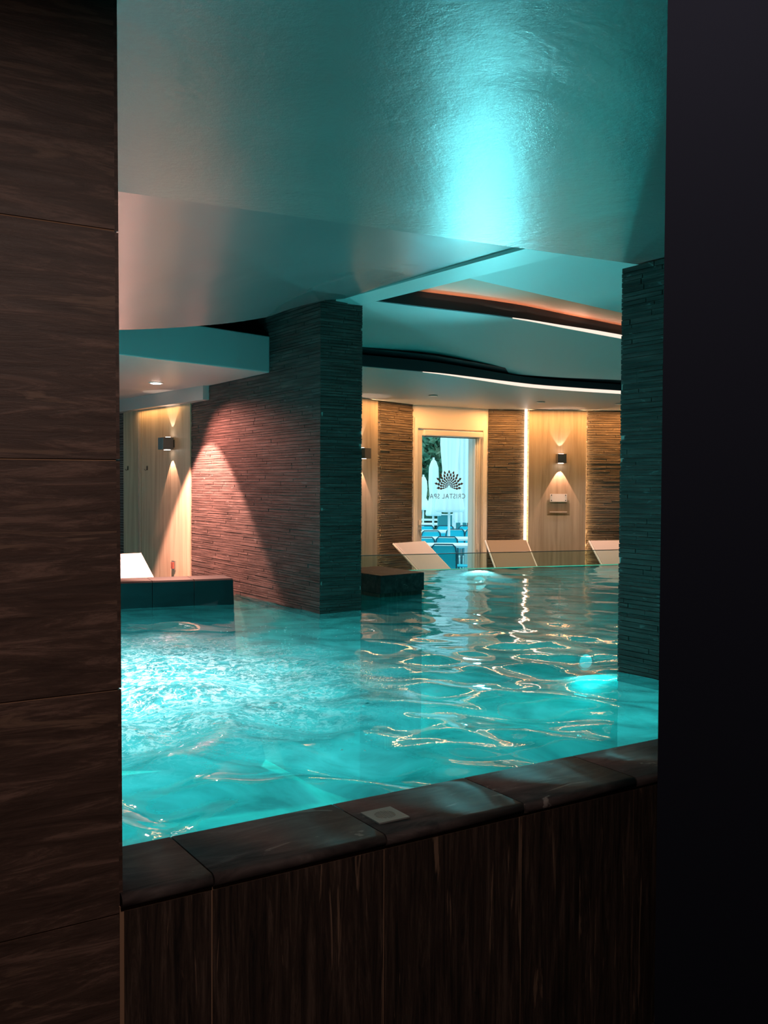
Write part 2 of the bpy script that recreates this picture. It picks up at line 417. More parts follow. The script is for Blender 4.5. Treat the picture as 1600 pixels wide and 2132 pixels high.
# coping stones with a rounded lip
for i, (a_, c_) in enumerate(zip(us, us[1:])):
    if i == 0: a_ -= 0.008
    L = c_ - a_ - 0.004; prof = []
    y0, y1, zt, zb_ = -0.012, V1 - V0, 0.034, 0.0
    for k in range(7):
        t = math.pi / 2 * k / 6; prof.append((y0 + 0.017 * (1 - math.sin(t)), 0.017 * (1 - math.cos(t)) * 0 + 0.017 - 0.017 * math.cos(t)))
    prof = [(y0 + 0.017 * (1 - math.sin(t)), 0.017 - 0.017 * math.cos(t)) for t in [math.pi / 2 * k / 5 for k in range(6)]]
    prof += [(y0 + 0.017 * (1 - math.cos(t)), 0.017 + 0.017 * math.sin(t)) for t in [math.pi / 2 * k / 5 for k in range(1, 6)]]
    prof += [(y1, zt), (y1, zb_)]
    t = MB(); n = len(prof); t.v = [(-L / 2, p[0], p[1]) for p in prof] + [(L / 2, p[0], p[1]) for p in prof]
    t.f = [tuple(range(n)), tuple(reversed(range(n, 2 * n)))] + [(k, (k + 1) % n, n + (k + 1) % n, n + k) for k in range(n)]
    o = bpy.data.objects.new('coping_stone', t.mesh('coping_stone', 'coping_stone')); COL.objects.link(o)
    for p in o.data.polygons: p.use_smooth = abs(p.normal.x) < 0.5
    o.matrix_world = Matrix.Translation(W((a_ + c_) / 2, V0, ZCB)) @ Matrix.Rotation(ALPHA, 4, 'Z'); o.parent = half

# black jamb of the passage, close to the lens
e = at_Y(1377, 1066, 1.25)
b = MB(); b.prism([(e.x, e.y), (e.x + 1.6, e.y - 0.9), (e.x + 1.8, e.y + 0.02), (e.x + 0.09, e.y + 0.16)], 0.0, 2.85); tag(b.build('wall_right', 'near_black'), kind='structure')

# ---------------------------------------------------------------- pool
c0 = at_z(667, 1279, ZW)                              # near corner of the big stone wall, at the water
gl0, gl1 = at_z(756, 1191.5, ZW), at_z(1289, 1176, ZW); gd = (gl1 - gl0).normalized(); gl0 = gl0 - gd * 1.6; gl1 = gl1 + gd * 4.5
sb0, sb1 = at_z(495, 1268, ZW), at_z(247, 1260, ZW); sd = (sb1 - sb0).normalized(); sb1 = sb1 + sd * 4.0
def ynear(x): return (V1 - 0.004 - x * N.x) / N.y
def yfar(x):
    yg = gl0.y + (x - gl0.x) * gd.y / gd.x
    if x < -1.0:
        return yg
    return yg
NX, NY = 400, 430
xs = np.linspace(-5.2, 6.6, NX)
xs = np.sort(np.concatenate([np.linspace(-5.2, -1.7, 50), np.linspace(-1.69, 2.4, 260), np.linspace(2.41, 6.6, 60)])); NX = len(xs)
ts = np.linspace(0, 1, NY) ** 1.25
vx = np.repeat(xs[:, None], NY, 1); yn = np.array([ynear(x) for x in xs])[:, None]
yf = np.array([yfar(x) for x in xs])[:, None]
# smooth step where the back edge jumps from the ledge to the glass
vy = yn + (yf - yn) * ts[None, :]
rng = np.random.default_rng(5); h = np.zeros_like(vx)
for i in range(60):
    lam = 0.15 * (1.0 / 0.15) ** rng.random(); th_ = rng.normal(1.25, 0.8); k = 2 * math.pi / lam
    ph = rng.random() * 6.28; amp = 0.0105 * lam ** 1.0 * (1.0 if lam > 0.3 else lam / 0.3)
    h += amp * np.sin(k * (vx * math.cos(th_) + vy * math.sin(th_)) + ph + 0.7 * np.sin(1.3 * vx + 0.9 * vy + i))
calm = np.clip(1.0 - (vy - 3.4) / 4.6, 0.15, 1.0)
h *= 0.58 * calm
co = np.stack([vx, vy, ZW + h], -1).reshape(-1, 3)
ii, jj = np.meshgrid(np.arange(NX - 1), np.arange(NY - 1), indexing='ij'); q0 = (ii * NY + jj).ravel()
fc = np.stack([q0, q0 + NY, q0 + NY + 1, q0 + 1], -1)
cx_, cy_ = co[q0, 0], co[q0, 1]                        # the ledge closes the pool on the left
fc = fc[~((cx_ < -1.0) & (cy_ > sb0.y + (cx_ - sb0.x) * sd.y / sd.x + 0.12 + 9.0 * np.clip((cx_ + 1.32) / 0.32, 0, 1)))]
me = bpy.data.meshes.new('pool_water'); me.vertices.add(len(co)); me.vertices.foreach_set('co', co.ravel())
me.loops.add(fc.size); me.loops.foreach_set('vertex_index', fc.ravel().astype(np.int32))
me.polygons.add(len(fc)); me.polygons.foreach_set('loop_start', np.arange(0, fc.size, 4, dtype=np.int32))
me.update(calc_edges=True); me.validate(); me.polygons.foreach_set('use_smooth', np.ones(len(me.polygons), dtype=bool)); me.materials.append(MATS['water'])
wo = bpy.data.objects.new('pool_water', me); COL.objects.link(wo)
tag(wo, 'rippled turquoise pool water reflecting the far wall and the door', 'water', kind='stuff')
# basin
b = MB(); pts = [W(-8, V1 - 0.02), W(12.5, V1 - 0.02), Vector((9.5, 14.0, 0)), Vector((-7.5, 13.5, 0))]
b.prism([(-6.5, -1.5), (9, 7.0), (9.0, 13.6), (-6.5, 11.2)], -0.62, -0.5)
basin = tag(b.build('pool_basin', 'pool_plaster'), kind='structure')
b = MB(); b.box(W(2.0, V1 - 0.05, 0.1), A, N, UP, (8.5, 0.045, 0.62)); b.build('basin_wall', 'pool_plaster', basin)
b = MB(); g_n = Vector((-gd.y, gd.x, 0)); m_ = (gl0 + gl1) / 2; b.box(m_ + g_n * 0.06 + UP * (0.14 - ZW), gd, g_n, UP, ((gl1 - gl0).length / 2, 0.05, 0.66)); b.build('basin_wall', 'pool_plaster', basin)
b = MB(); b.box(Vector((-5.25, 4.5, 0.1)), Y3, X3, UP, (5.0, 0.05, 0.68)); b.build('basin_wall', 'pool_plaster', basin)
b = MB(); b.box(Vector((6.6, 9.0, 0.1)), Y3, X3, UP, (4.0, 0.05, 0.68)); b.build('basin_wall', 'pool_plaster', basin)
# glass pool edge
b = MB(); b.box(m_ - UP * (ZW - 0.865) , gd, g_n, UP, ((gl1 - gl0).length / 2, 0.008, 0.115))
ge = thing('glass_pool_edge', (m_.x, m_.y, 0.75), 'low clear glass barrier along the far edge of the pool', 'glass barrier')
b.build('glass_panel', 'pool_glass', ge)
b = MB(); b.box(m_ - UP * (ZW - 0.983), gd, g_n, UP, ((gl1 - gl0).length / 2, 0.011, 0.004)); b.build('top_rail', 'lamp_metal', ge)

# ---------------------------------------------------------------- stone cladding
UNIT = {}
def unit(m):
    if m not in UNIT:
        t = MB(); t.box((0, 0, 0), X3, Y3, UP, (0.5, 0.5, 0.5)); UNIT[m] = t.mesh('stone_strip', m)
    return UNIT[m]
def clad_boxes(p, d, n, L, z0, z1, hs=(0.018, 0.022, 0.028), lens=(0.22, 0.75), gap=0.004, depth=(0.0055, 0.0095)):
    out = []; z = z0; rnd = random.Random(int(L * 1000) + int(z1 * 100) + int(abs(p[0]) * 77))
    while z < z1 - 0.008:
        hh = min(rnd.choice(hs), z1 - z); s = -rnd.random() * lens[1] * 0.7
        while s < L:
            l = rnd.uniform(*lens); a_, c_ = max(s, 0), min(s + l, L); s += l
            if c_ - a_ < 0.03: continue
            dp = rnd.uniform(*depth)
            c = Vector((p[0], p[1], 0)) + d * ((a_ + c_) / 2) + n * (dp / 2) + UP * (z + hh / 2)
            out.append((c, d, n, (c_ - a_ - gap, dp, hh - gap)))
        z += hh
    return out
def clad(parent, boxes, m, singles):
    def key(x):
        c = x[0]; dd = (c - EYE).length; pj = (800 + F * c.x / max(c.y, .1)); vis = 1.0 if 235 < pj < 1400 else 0.05
        return -vis * x[3][0] * x[3][2] / dd ** 2 * abs(x[2].dot((EYE - c).normalized()))
    boxes = sorted(boxes, key=key)
    for c, d, n, sz in boxes[:singles]:
        o = bpy.data.objects.new('stone_strip', unit(m)); COL.objects.link(o)
        R = Matrix((d, n, UP)).transposed().to_4x4()
        o.matrix_world = Matrix.Translation(c) @ R @ Matrix.Diagonal((*sz, 1)); o.parent = parent; o.matrix_parent_inverse = parent.matrix_world.inverted()
    if boxes[singles:]:
        b = MB()
        for c, d, n, sz in boxes[singles:]: b.box(c, d, n, UP, (sz[0] / 2, sz[1] / 2, sz[2] / 2))
        o = b.build('stone_cladding', m, parent); o['kind'] = 'stuff'
# big wall that stands in the pool
LW = 3.0; TW = 0.345
pil = thing('stone_pillar', (c0.x, c0.y, -0.5), 'long dark slate clad wall standing in the pool, washed by a warm ceiling spotlight', 'pillar')
core = c0 + A * (TW / 2 + 0.006) + N * (LW / 2 + 0.006)
b = MB(); b.box((core.x, core.y, 1.46), A, N, UP, (TW / 2, LW / 2, 1.96)); b.build('core', 'slate_joint', pil)
bx = clad_boxes(c0 + N * 0.0 + A * 0.006, N, -A, LW, 0.76, 3.4) + clad_boxes(c0 - A * 0.008 + N * 0.006, A, -N, TW + 0.016, 0.76, 3.4, lens=(0.2, 0.36))
clad(pil, bx, 'slate', 300)
# right column
c1 = at_z(1286, 1402, ZW)
LC = 0.62
col_ = thing('stone_column', (c1.x, c1.y, -0.5), 'dark slate clad column rising from the pool beside the black doorway edge', 'column')
core = c1 + A * 0.206 - N * (LC / 2)
b = MB(); b.box((core.x, core.y, 1.17), A, N, UP, (0.2, LC / 2, 1.67)); b.build('core', 'slate_joint', col_)
clad(col_, clad_boxes(c1 - N * LC + A * 0.006, N, -A, LC, 0.76, 2.845, lens=(0.3, 0.62)), 'slate', 300)

# ---------------------------------------------------------------- ceilings beyond the near slab
bl0, bl1 = at_z(1095, 518, 3.10), at_z(717, 622, 3.10)
br0, br1 = at_z(1180, 530, 3.09), at_z(757, 634, 3.09)
def ext(a, c, k): return a + (a - c).normalized() * k
bl0e, br0e = ext(bl0, bl1, 1.6), ext(br0, br1, 1.6)
bl1e, br1e = ext(bl1, bl0, 0.4), ext(br1, br0, 0.4)
# vault: drooping curved sheet on the left
rear = [bl1, at_Y(672, 626, 7.0), at_Y(600, 645, 6.85), at_Y(560, 659, 6.75), at_Y(490, 671, 6.62), at_Y(420, 678, 6.5), at_Y(330, 684, 6.4), at_Y(240, 687, 6.3), at_Y(150, 687, 6.22), at_Y(20, 684, 6.1)]
rear = resample(rear, 33)
fl = W(-1.6, 3.25, 3.10); front = [bl0e.lerp(fl, i / 32) for i in range(33)]
rows = []
for k in range(25):
    t = k / 24; row = []
    for i in range(33):
        p = front[i].lerp(rear[i], t); p.z = front[i].z + (rear[i].z - front[i].z) * t ** 2.2 + 0.02 * math.sin(t * math.pi)
        row.append(p)
    rows.append(row)
o = solid(rows, 0.06).build('ceiling', 'vault_paint', smooth=False); o['kind'] = 'structure'
md = o.modifiers.new('e', 'EDGE_SPLIT'); md.split_angle = 0.6
for p in o.data.polygons: p.use_smooth = True
# beam from the pillar to the near slab
b = MB(); lo = [bl0e, br0e, br1e, bl1e]; b.v = [tuple(p) for p in lo] + [(p.x, p.y, 3.40) for p in lo]
b.f = [(0, 1, 2, 3), (4, 7, 6, 5), (0, 4, 5, 1), (1, 5, 6, 2), (2, 6, 7, 3), (3, 7, 4, 0)]; tag(b.build('trim_1', 'beam_paint'), kind='structure')
# bright flat panel right of the beam
f0, f1 = at_z(980, 580, 3.10), at_z(1298, 652, 3.10); f1 = ext(f1, f0, 4.0); f0m = ext(f0, f1, 0.02)
b = MB(); b.prism([tuple(br0e)[:2], tuple(br0e + ed * 5.5)[:2], tuple(f1)[:2], tuple(f0m)[:2]], 3.10, 3.2); tag(b.build('ceiling', 'cloud_paint'), kind='structure')
# bronze recess above the slot
L2 = [at_z(x, y, 3.10) for x, y in ((800, 629), (872, 638), (1060, 661), (1180, 683), (1298, 705))]
L2 = [ext(L2[0], L2[2], 0.3)] + L2; L2.append(ext(L2[-1], L2[-2], 3.5)); L2 = resample(L2, 40)
b = MB(); b.prism([tuple(br1)[:2], tuple(br0e)[:2], tuple(br0e + ed * 6)[:2], tuple(L2[-1] + Y3 * 0.3)[:2], tuple(L2[20] + Y3 * 0.5)[:2]], 3.215, 3.25); tag(b.build('ceiling', 'bronze_paint'), kind='structure')
def fascia(line, h, name, m, lift=0.0):
    b = MB(); b.grid([[p + UP * lift for p in line], [p + UP * (lift + h) for p in line]])
    b.grid([[p + UP * lift + Y3 * 0.03 for p in line], [p + UP * (lift + h) + Y3 * 0.03 for p in line]])
    b.grid([[p + UP * lift for p in line], [p + UP * lift + Y3 * 0.03 for p in line]])
    return tag(b.build(name, m), kind='structure')
fascia(L2, 0.118, 'trim_2', 'dark_fascia', 0.004)
Lb = [at_z(x, y, 2.92) for x, y in ((757, 739), (870, 757), (987, 772), (1152, 785), (1296, 791.5))]
Lb = [ext(Lb[0], Lb[1], 0.3)] + Lb; Lb.append(ext(Lb[-1], Lb[-2], 3.5)); Lb = resample(Lb, 40)
rows = []
for k in range(13):
    t = k / 12; rows.append([L2[i].lerp(Lb[i], t) + Y3 * (0.015 if k == 0 else 0) + UP * (0.03 * math.sin(t * math.pi)) for i in range(40)])
o = solid(rows, 0.05).build('ceiling', 'cloud_paint'); o['kind'] = 'structure'
o.modifiers.new('e', 'EDGE_SPLIT').split_angle = 0.6
for p in o.data.polygons: p.use_smooth = True
Z1 = 2.80
L1 = [at_z(x, y, Z1) for x, y in ((757, 763), (897, 776), (987, 789), (1095, 805), (1200, 813.5), (1296, 819.7))]
L1 = [ext(L1[0], L1[1], 1.6)] + L1; L1.append(ext(L1[-1], L1[-2], 2.6)); L1 = resample(L1, 40)
fascia(L1, 0.10, 'trim_3', 'dark_fascia', 0.004)
# recess above that fascia
b = MB(); b.grid([[p + UP * 0.15 - Y3 * 0.10 for p in L1], [p + UP * 0.10 + Y3 * 0.2 for p in L1]]); tag(b.build('ceiling', 'dark_fascia'), kind='structure')
# light ribbons on the lower lips of the two fascias
def ribbon(line, x0, h0, name_label, name='light_strip'):
    pts = [p for p in line if p.x > x0]; b = MB(); n = len(pts)
    lo = [p - Y3 * 0.006 - UP * 0.004 for p in pts]
    hi = [p + UP * (h0 * min(1.0, 0.15 + (p.x - x0) / 1.2)) for p in lo]
    b.grid([lo, hi]); b.grid([[p + Y3 * 0.006 for p in lo], [p + Y3 * 0.006 for p in hi]]); b.grid([lo, [p + Y3 * 0.006 for p in lo]]); b.grid([hi, [p + Y3 * 0.006 for p in hi]])
    return tag(b.build(name, 'led_warm'), name_label, 'light')
ribbon(L2, at_z(1050, 659, 3.1).x, 0.034, 'glowing light strip along the upper curved ceiling step')
ribbon(L1, at_z(880, 775, Z1).x, 0.036, 'glowing light strip along the lower curved ceiling step above the door')

# ---------------------------------------------------------------- back wall, a shallow curve of facets
ZT = 2.75
WP = {px: at_Y(px, 1010, Y) for px, Y in ((560, 9.9), (740, 11.05), (790, 11.42), (858, 11.95), (1016, 12.6), (1095, 12.66), (1222, 12.72), (1420, 12.75), (1700, 12.3))}
for p in WP.values(): p.z = 0
K = sorted(WP)
# lowest ceiling between the fascia and the wall
wl = resample([WP[k] + UP * (ZT - 0.0) for k in K], 40)
def nearest_on(line, x):
    for a_, c_ in zip(line, line[1:]):
        if a_.x <= x <= c_.x: return a_.lerp(c_, (x - a_.x) / max(1e-6, c_.x - a_.x))
    return line[0] if x < line[0].x else line[-1]
rows = []
far = [nearest_on([WP[k] + UP * ZT for k in K], p.x * 1.15 + 0.02) + Vector((0, 0.03, 0)) for p in L1]
for k in range(9):
    t = k / 8; rows.append([L1[i].lerp(far[i], t) + Y3 * (0.012 if k == 0 else 0) for i in range(40)])
o = solid(rows, 0.04).build('ceiling', 'cloud_paint'); o['kind'] = 'structure'
o.modifiers.new('e', 'EDGE_SPLIT').split_angle = 0.6
for p in o.data.polygons: p.use_smooth = True
ZD = 0.30                                              # deck behind the glass edge
b = MB(); g0 = gl0 + g_n * 0.11; g1 = gl1 + g_n * 0.11
b.prism([(-9, 7.75), (-1.25, 7.75), (-1.1, g0.y), (g0.x, g0.y), (g1.x, g1.y), (12, 13.4), (-9, 13.4)], ZD - 0.1, ZD); tag(b.build('floor', 'deck_stone'), kind='structure')
wb = bpy.data.objects.new('wall_back', None)
def seg(pa, pb, z0, z1, thick, m, name, parent=None, proud=0.0):
    d = (pb - pa); L = d.length; d.normalize(); n = Vector((d.y, -d.x, 0))
    c = (pa + pb) / 2 + n * (proud - thick / 2); b = MB(); b.box((c.x, c.y, (z0 + z1) / 2), d, n, UP, (L / 2, thick / 2, (z1 - z0) / 2)); o = b.build(name, m, parent); return o, d, n, L
wall, d, n, L = seg(WP[560], WP[740], ZD, 3.4, 0.15, 'cream_paint', 'wall_back'); tag(wall, kind='structure')
def stone_seg(a_, c_):
    o, d, n, L = seg(WP[a_], WP[c_], ZD, 3.4, 0.15, 'slate_joint', 'wall_section', wall)
    bx = clad_boxes(WP[a_], d, n, L, ZD, ZT + 0.02, hs=(0.022, 0.027, 0.034), lens=(0.3, 0.9), gap=0.006, depth=(0.008, 0.018))
    b = MB()
    for c, d_, n_, sz in bx: b.box(c, d_, n_, UP, (sz[0] / 2, sz[1] / 2, sz[2] / 2))
    q = b.build('stone_cladding', 'slate_far', wall); q['kind'] = 'stuff'
for a_, c_ in ((740, 790), (790, 858), (1016, 1095), (1095, 1222), (1222, 1420), (1420, 1700)): stone_seg(a_, c_)

# wooden panels float in front of the stone, lit from behind along their edges
def wood_panel(px0, px1, seg_, label, joints, led_l, led_r, z1=ZT - 0.005, proud=0.07, fixed=None):
    pa, pb = seg_; d = (pb - pa).normalized(); n = Vector((d.y, -d.x, 0))
    a_ = at_plane(px0, 1010, pa + n * proud, d); c_ = at_plane(px1, 1010, pa + n * proud, d); a_.z = c_.z = 0
    L = (c_ - a_).length; t = thing('wood_panel', (a_.x, a_.y, ZD), label, 'wall panel')
    js = [0] + joints + [1]
    for u, v in zip(js, js[1:]):
        b = MB(); m0 = a_ + (c_ - a_) * ((u + v) / 2) - n * 0.012; b.box((m0.x, m0.y, (ZD + z1) / 2), d, n, UP, (L * (v - u) / 2 - 0.003, 0.012, (z1 - ZD) / 2))
        b.build('panel_board', 'pale_wood', t)
    b = MB(); m0 = (a_ + c_) / 2 - n * 0.042; b.box((m0.x, m0.y, (ZD + z1) / 2), d, n, UP, (L / 2 - 0.05, 0.017, (z1 - ZD) / 2 - 0.02)); b.build('batten', 'shadow_gap', t)
    for flag, p, s in ((led_l, a_, 1), (led_r, c_, -1)):
        if flag:
            q = p + d * (s * 0.030) - n * 0.044; b = MB(); b.box((q.x, q.y, (ZD + z1) / 2), d, n, UP, (0.010, 0.016, (z1 - ZD) / 2 - 0.02)); b.build('light_strip', 'led_edge', t)
    return t, a_, c_, d, n
PN = {}
PN['c'] = wood_panel(1101, 1221, (WP[1095], WP[1222]), 'pale wood wall panel lit along its edges, behind the small sign and wall lamp', [], True, True)
PN['l'] = wood_panel(700, 787, (WP[740], WP[790]), 'narrow strip of pale wood panel beside the dark stone wall, left of the glass door', [], False, True)
# visible light channel at the left edge of the middle panel
p = PN['c'][1]; d, n = PN['c'][3], PN['c'][4]; q = p - d * 0.034 - n * 0.03
b = MB(); b.box((q.x, q.y, (ZD + ZT) / 2), d, n, UP, (0.017, 0.006, (ZT - ZD) / 2)); tag(b.build('light_strip', 'led_bright'), 'thin vertical light strip glowing at the left edge of the wood panel with the sign', 'light')

# ---------------------------------------------------------------- wall lamps (up and down light)
def wall_lamp(c, d, n, label, e_up=6.0, e_dn=30.0, s=0.075):
    t = thing('wall_lamp', (c.x, c.y, c.z), label, 'lamp', 'up and down wall lamps')
    b = MB(); b.box(c + n * 0.075, d, n, UP, (s * 0.78, 0.055, s * 0.80)); b.build('lamp_body', 'lamp_metal', t, bevel=0.003)
    b = MB(); b.box(c + n * 0.010, d, n, UP, (s * 0.5, 0.010, s * 0.5)); b.build('back_plate', 'dark_metal', t)
    for sgn, en, sz in ((1, e_up, 58), (-1, e_dn, 58)):
        b = MB(); b.box(c + n * 0.060 + UP * (sgn * (s * 0.80 + 0.001)), d, n, UP, (s * 0.42, 0.02, 0.002)); b.build('lens', 'lamp_lens', t)
        lamp('lamp_light', 'SPOT', c + n * 0.055 + UP * (sgn * (s * 0.8 + 0.008)) , en, (1.0, 0.50, 0.34) if sgn < 0 else (1.0, 0.78, 0.62), (0, 0, sgn), t, spot_size=math.radians(sz), spot_blend=0.06, shadow_soft_size=0.004)
    return t
d, n = PN['c'][3], PN['c'][4]
c = at_plane(1166, 955, PN['c'][1], d); LAMPS = [c]
wall_lamp(c, d, n, 'square metal wall lamp above the small sign on the wood panel right of the door')
d, n = PN['l'][3], PN['l'][4]; c = at_plane(748, 944, PN['l'][1], d)
wall_lamp(c, d, n, 'square metal wall lamp half hidden behind the dark slate wall, left of the door')

# sign plate and leaflet pocket on the middle panel
d, n = PN['c'][3], PN['c'][4]; c = at_plane(1163, 1036.5, PN['c'][1], d)
t = thing('sign_plate', tuple(c), 'small clear acrylic sign plate with four screws under the wall lamp', 'sign')
b = MB(); b.box(c + n * 0.012, d, n, UP, (0.114, 0.003, 0.052)); b.build('plate', 'white_frame', t)
for sx in (-1, 1):
    for sz in (-1, 1):
        b = MB(); q = c + n * 0.017 + d * (sx * 0.094) + UP * (sz * 0.035); b.tube([q - n * 0.017, q + n * 0.004], 0.007, 8); b.build('screw', 'dark_metal', t)
c = at_plane(1162.5, 1057, PN['c'][1], d)
t = thing('leaflet_holder', tuple(c), 'clear acrylic leaflet holder mounted below the sign plate', 'holder')
b = MB(); b.box(c + n * 0.004, d, n, UP, (0.150, 0.003, 0.100)); b.build('back_sheet', 'acrylic', t)
b = MB(); b.box(c + n * 0.045 - UP * 0.02, d, n, UP, (0.150, 0.003, 0.078)); b.build('front_sheet', 'acrylic', t)
b = MB(); b.box(c + n * 0.024 - UP * 0.097, d, n, UP, (0.150, 0.02, 0.003)); b.build('bottom_shelf', 'acrylic', t)
b = MB(); b.box(c + n * 0.02 - UP * 0.055, d, n, UP, (0.115, 0.006, 0.006)); b.build('ledge', 'cream_paint', t)

# ---------------------------------------------------------------- door
pa, pb = WP[858], WP[1016]; d = (pb - pa).normalized(); n = Vector((d.y, -d.x, 0))
def dp(px, off=0.0):
    q = at_plane(px, 1010, pa + n * off, d); q.z = 0; return (q - pa).dot(d)
def dz(py, px=940): return at_plane(px, py, pa, d).z
LD = (pb - pa).length
def dbox(s0, s1, z0, z1, o0, o1, name, m, parent, bevel=0.0):
    c = pa + d * ((s0 + s1) / 2) + n * ((o0 + o1) / 2); b = MB(); b.box((c.x, c.y, (z0 + z1) / 2), d, n, UP, ((s1 - s0) / 2, (o1 - o0) / 2, (z1 - z0) / 2)); return b.build(name, m, parent, bevel=bevel)
s_l, s_r = dp(870), dp(1003); z_t = dz(896)
door = thing('door_1', tuple(pa + d * s_l), None, None); door['kind'] = 'structure'
dbox(0, s_l, ZD, 3.4, -0.15, 0.0, 'door_surround', 'cream_paint', door)
dbox(s_r, LD, ZD, 3.4, -0.15, 0.0, 'door_surround', 'cream_paint', door)
dbox(s_l, s_r, z_t, 3.4, -0.15, 0.0, 'door_surround', 'cream_paint', door)
zc_ = dz(873)
for (a_, c_, z0, z1) in ((0.03, s_l - 0.012, ZD, zc_), (s_r + 0.012, LD - 0.03, ZD, zc_), (s_l - 0.012, s_r + 0.012, z_t + 0.012, zc_)):
    dbox(a_, c_, z0, z1, 0.0, 0.018, 'door_casing', 'door_paint', door)
g_l, g_r, g_t = dp(880), dp(991), dz(908)
dbox(s_l + 0.006, g_l, ZD, z_t - 0.006, -0.07, -0.01, 'door_stile', 'door_paint', door, 0.003)
dbox(g_r, s_r - 0.006, ZD, z_t - 0.006, -0.07, -0.01, 'door_stile', 'door_paint', door, 0.003)
dbox(g_r + 0.018, g_r + 0.028, ZD, z_t - 0.01, -0.01, 0.0, 'door_bead', 'white_frame', door)
dbox(g_r + 0.045, g_r + 0.050, ZD, z_t - 0.01, -0.01, -0.004, 'door_bead', 'white_frame', door)
dbox(g_l, g_r, g_t, z_t - 0.006, -0.07, -0.01, 'door_rail', 'door_paint', door)
dbox(g_l, g_r, ZD, ZD + 0.12, -0.07, -0.01, 'door_rail', 'door_paint', door)
o = dbox(g_l - 0.004, s_r - 0.012, dz(909.5), dz(897.5), -0.01, 0.05, 'blind_cassette', 'door_paint', door, 0.012)
dbox(g_l + 0.012, g_r + 0.01, dz(912), dz(909.8), -0.005, 0.012, 'blind_bar', 'steel', door)
dbox(g_l, g_r, ZD + 0.12, g_t, -0.045, -0.039, 'door_glass', 'clear_glass', door)
dbox(g_r, g_r + 0.07, ZD, g_t, -0.16, -0.072, 'outer_jamb', 'outer_white', door)
hz = dz(1103); hs_ = (s_l + g_l) / 2
dbox(hs_ - 0.018, hs_ + 0.018, dz(1092), dz(1082), -0.01, 0.006, 'handle_plate', 'cream_paint', door)
b = MB(); q = pa + d * hs_ + UP * hz; b.tube([q - n * 0.01, q + n * 0.03], 0.014, 12); b.tube([q + n * 0.03 + UP * 0.01, q + n * 0.035, q + n * 0.03 - UP * 0.03], 0.006, 8); b.build('door_lock', 'chrome', door)
b = MB(); q = pa + d * (g_r + 0.035) + UP * dz(1140); b.tube([q - UP * 0.04, q + UP * 0.04], 0.014, 10); b.build('hinge', 'white_frame', door)
# flower emblem printed on the glass: diamonds fanning out in rings
ec = pa + d * dp(935.5, -0.037) + UP * dz(1013.5) - n * 0.037
b = MB()
for r, cnt, lr, wr, a0, a1 in ((0.030, 9, 0.016, 0.006, -8, 188), (0.055, 11, 0.022, 0.009, -12, 192), (0.088, 12, 0.028, 0.012, -13, 193), (0.125, 13, 0.032, 0.016, -12, 192), (0.166, 12, 0.034, 0.018, -6, 186), (0.205, 9, 0.030, 0.017, 12, 168)):
    for k in range(cnt):
        t_ = math.radians(a0 + (a1 - a0) * (k + (0.0)) / (cnt - 1)); u = d * math.cos(t_) + UP * math.sin(t_) * 0.92; v = d * -math.sin(t_) + UP * math.cos(t_)
        c = ec + u * r; b.quad(c - u * lr * 0.9, c - v * wr, c + u * lr, c + v * wr)
b.build('emblem', 'print_dark', door)
cu = bpy.data.curves.new('lettering', 'FONT'); cu.body = 'CRISTAL SPA'; cu.size = 0.088; cu.align_x = 'CENTER'; cu.space_character = 1.15
tmp = bpy.data.objects.new('lettering_source', cu); COL.objects.link(tmp)
bpy.context.view_layer.update()
tm = bpy.data.meshes.new_from_object(tmp.evaluated_get(bpy.context.evaluated_depsgraph_get())); bpy.data.objects.remove(tmp)
tm.materials.clear(); tm.materials.append(MATS['print_grey']); lo_ = bpy.data.objects.new('lettering', tm); COL.objects.link(lo_)
q = pa + d * dp(933, -0.037) + UP * dz(1038) - n * 0.037
# the words face outwards, so from the pool side they read mirrored
lo_.matrix_world = Matrix.Translation(q) @ Matrix((-d, UP, -n)).transposed().to_4x4(); lo_.parent = door; lo_.matrix_parent_inverse = door.matrix_world.inverted()

# ---------------------------------------------------------------- left bay: soffit box, wooden wall, ledge
big = c0 + N * 0.0
q = at_plane(562, 776, c0, N); ZB = q.z; ZBt = at_plane(562, 700, c0, N).z
bq = at_z(242, 738, ZB); bd = (bq - q).normalized(); q2 = q + bd * 4.0
back0 = c0 + N * (LW + 0.35)
b = MB(); b.prism([(q.x, q.y), (back0.x, back0.y), (back0.x - 3.0, back0.y + 2.6), (q2.x - 1.6, q2.y + 1.5), (q2.x, q2.y)][::1], ZB, ZBt)
tag(b.build('ceiling', 'box_paint', bevel=0.01), kind='structure')
p_r = at_z(367, 812, ZB); p_l = at_z(243, 833, ZB); bw = (p_l - p_r).normalized(); p_r = p_r - bw * 0.55; p_l = p_l + bw * 2.5
wn_ = Vector((-bw.y, bw.x, 0));
if wn_.y < 0: wn_ = -wn_
zt_ = at_plane(312, 848, p_r + wn_ * 0.0, bw).z
cc = (p_l + p_r) / 2 + wn_ * 0.1; b = MB(); b.box((cc.x, cc.y, (ZB + zt_) / 2), bw, wn_, UP, ((p_l - p_r).length / 2, 0.1, (ZB - zt_) / 2)); tag(b.build('trim_4', 'box_paint'), kind='structure')
wp0 = p_r + wn_ * 0.06
ws, _d, _n, _L = None, None, None, None
cc = (p_l + p_r) / 2 + wn_ * 0.2; b = MB(); b.box((cc.x, cc.y, (ZD + 3.4) / 2), bw, wn_, UP, ((p_l - p_r).length / 2 + 0.3, 0.08, (3.4 - ZD) / 2)); ws = tag(b.build('wall_side', 'slate_joint'), kind='structure')
dd_ = -bw; nn = -wn_
pa2 = p_l + wn_ * 0.12; Lx = (p_l - p_r).length
bx = clad_boxes(pa2, dd_, nn, Lx - 0.9, ZD, zt_ + 0.02, hs=(0.022, 0.027, 0.034), lens=(0.2, 0.6))
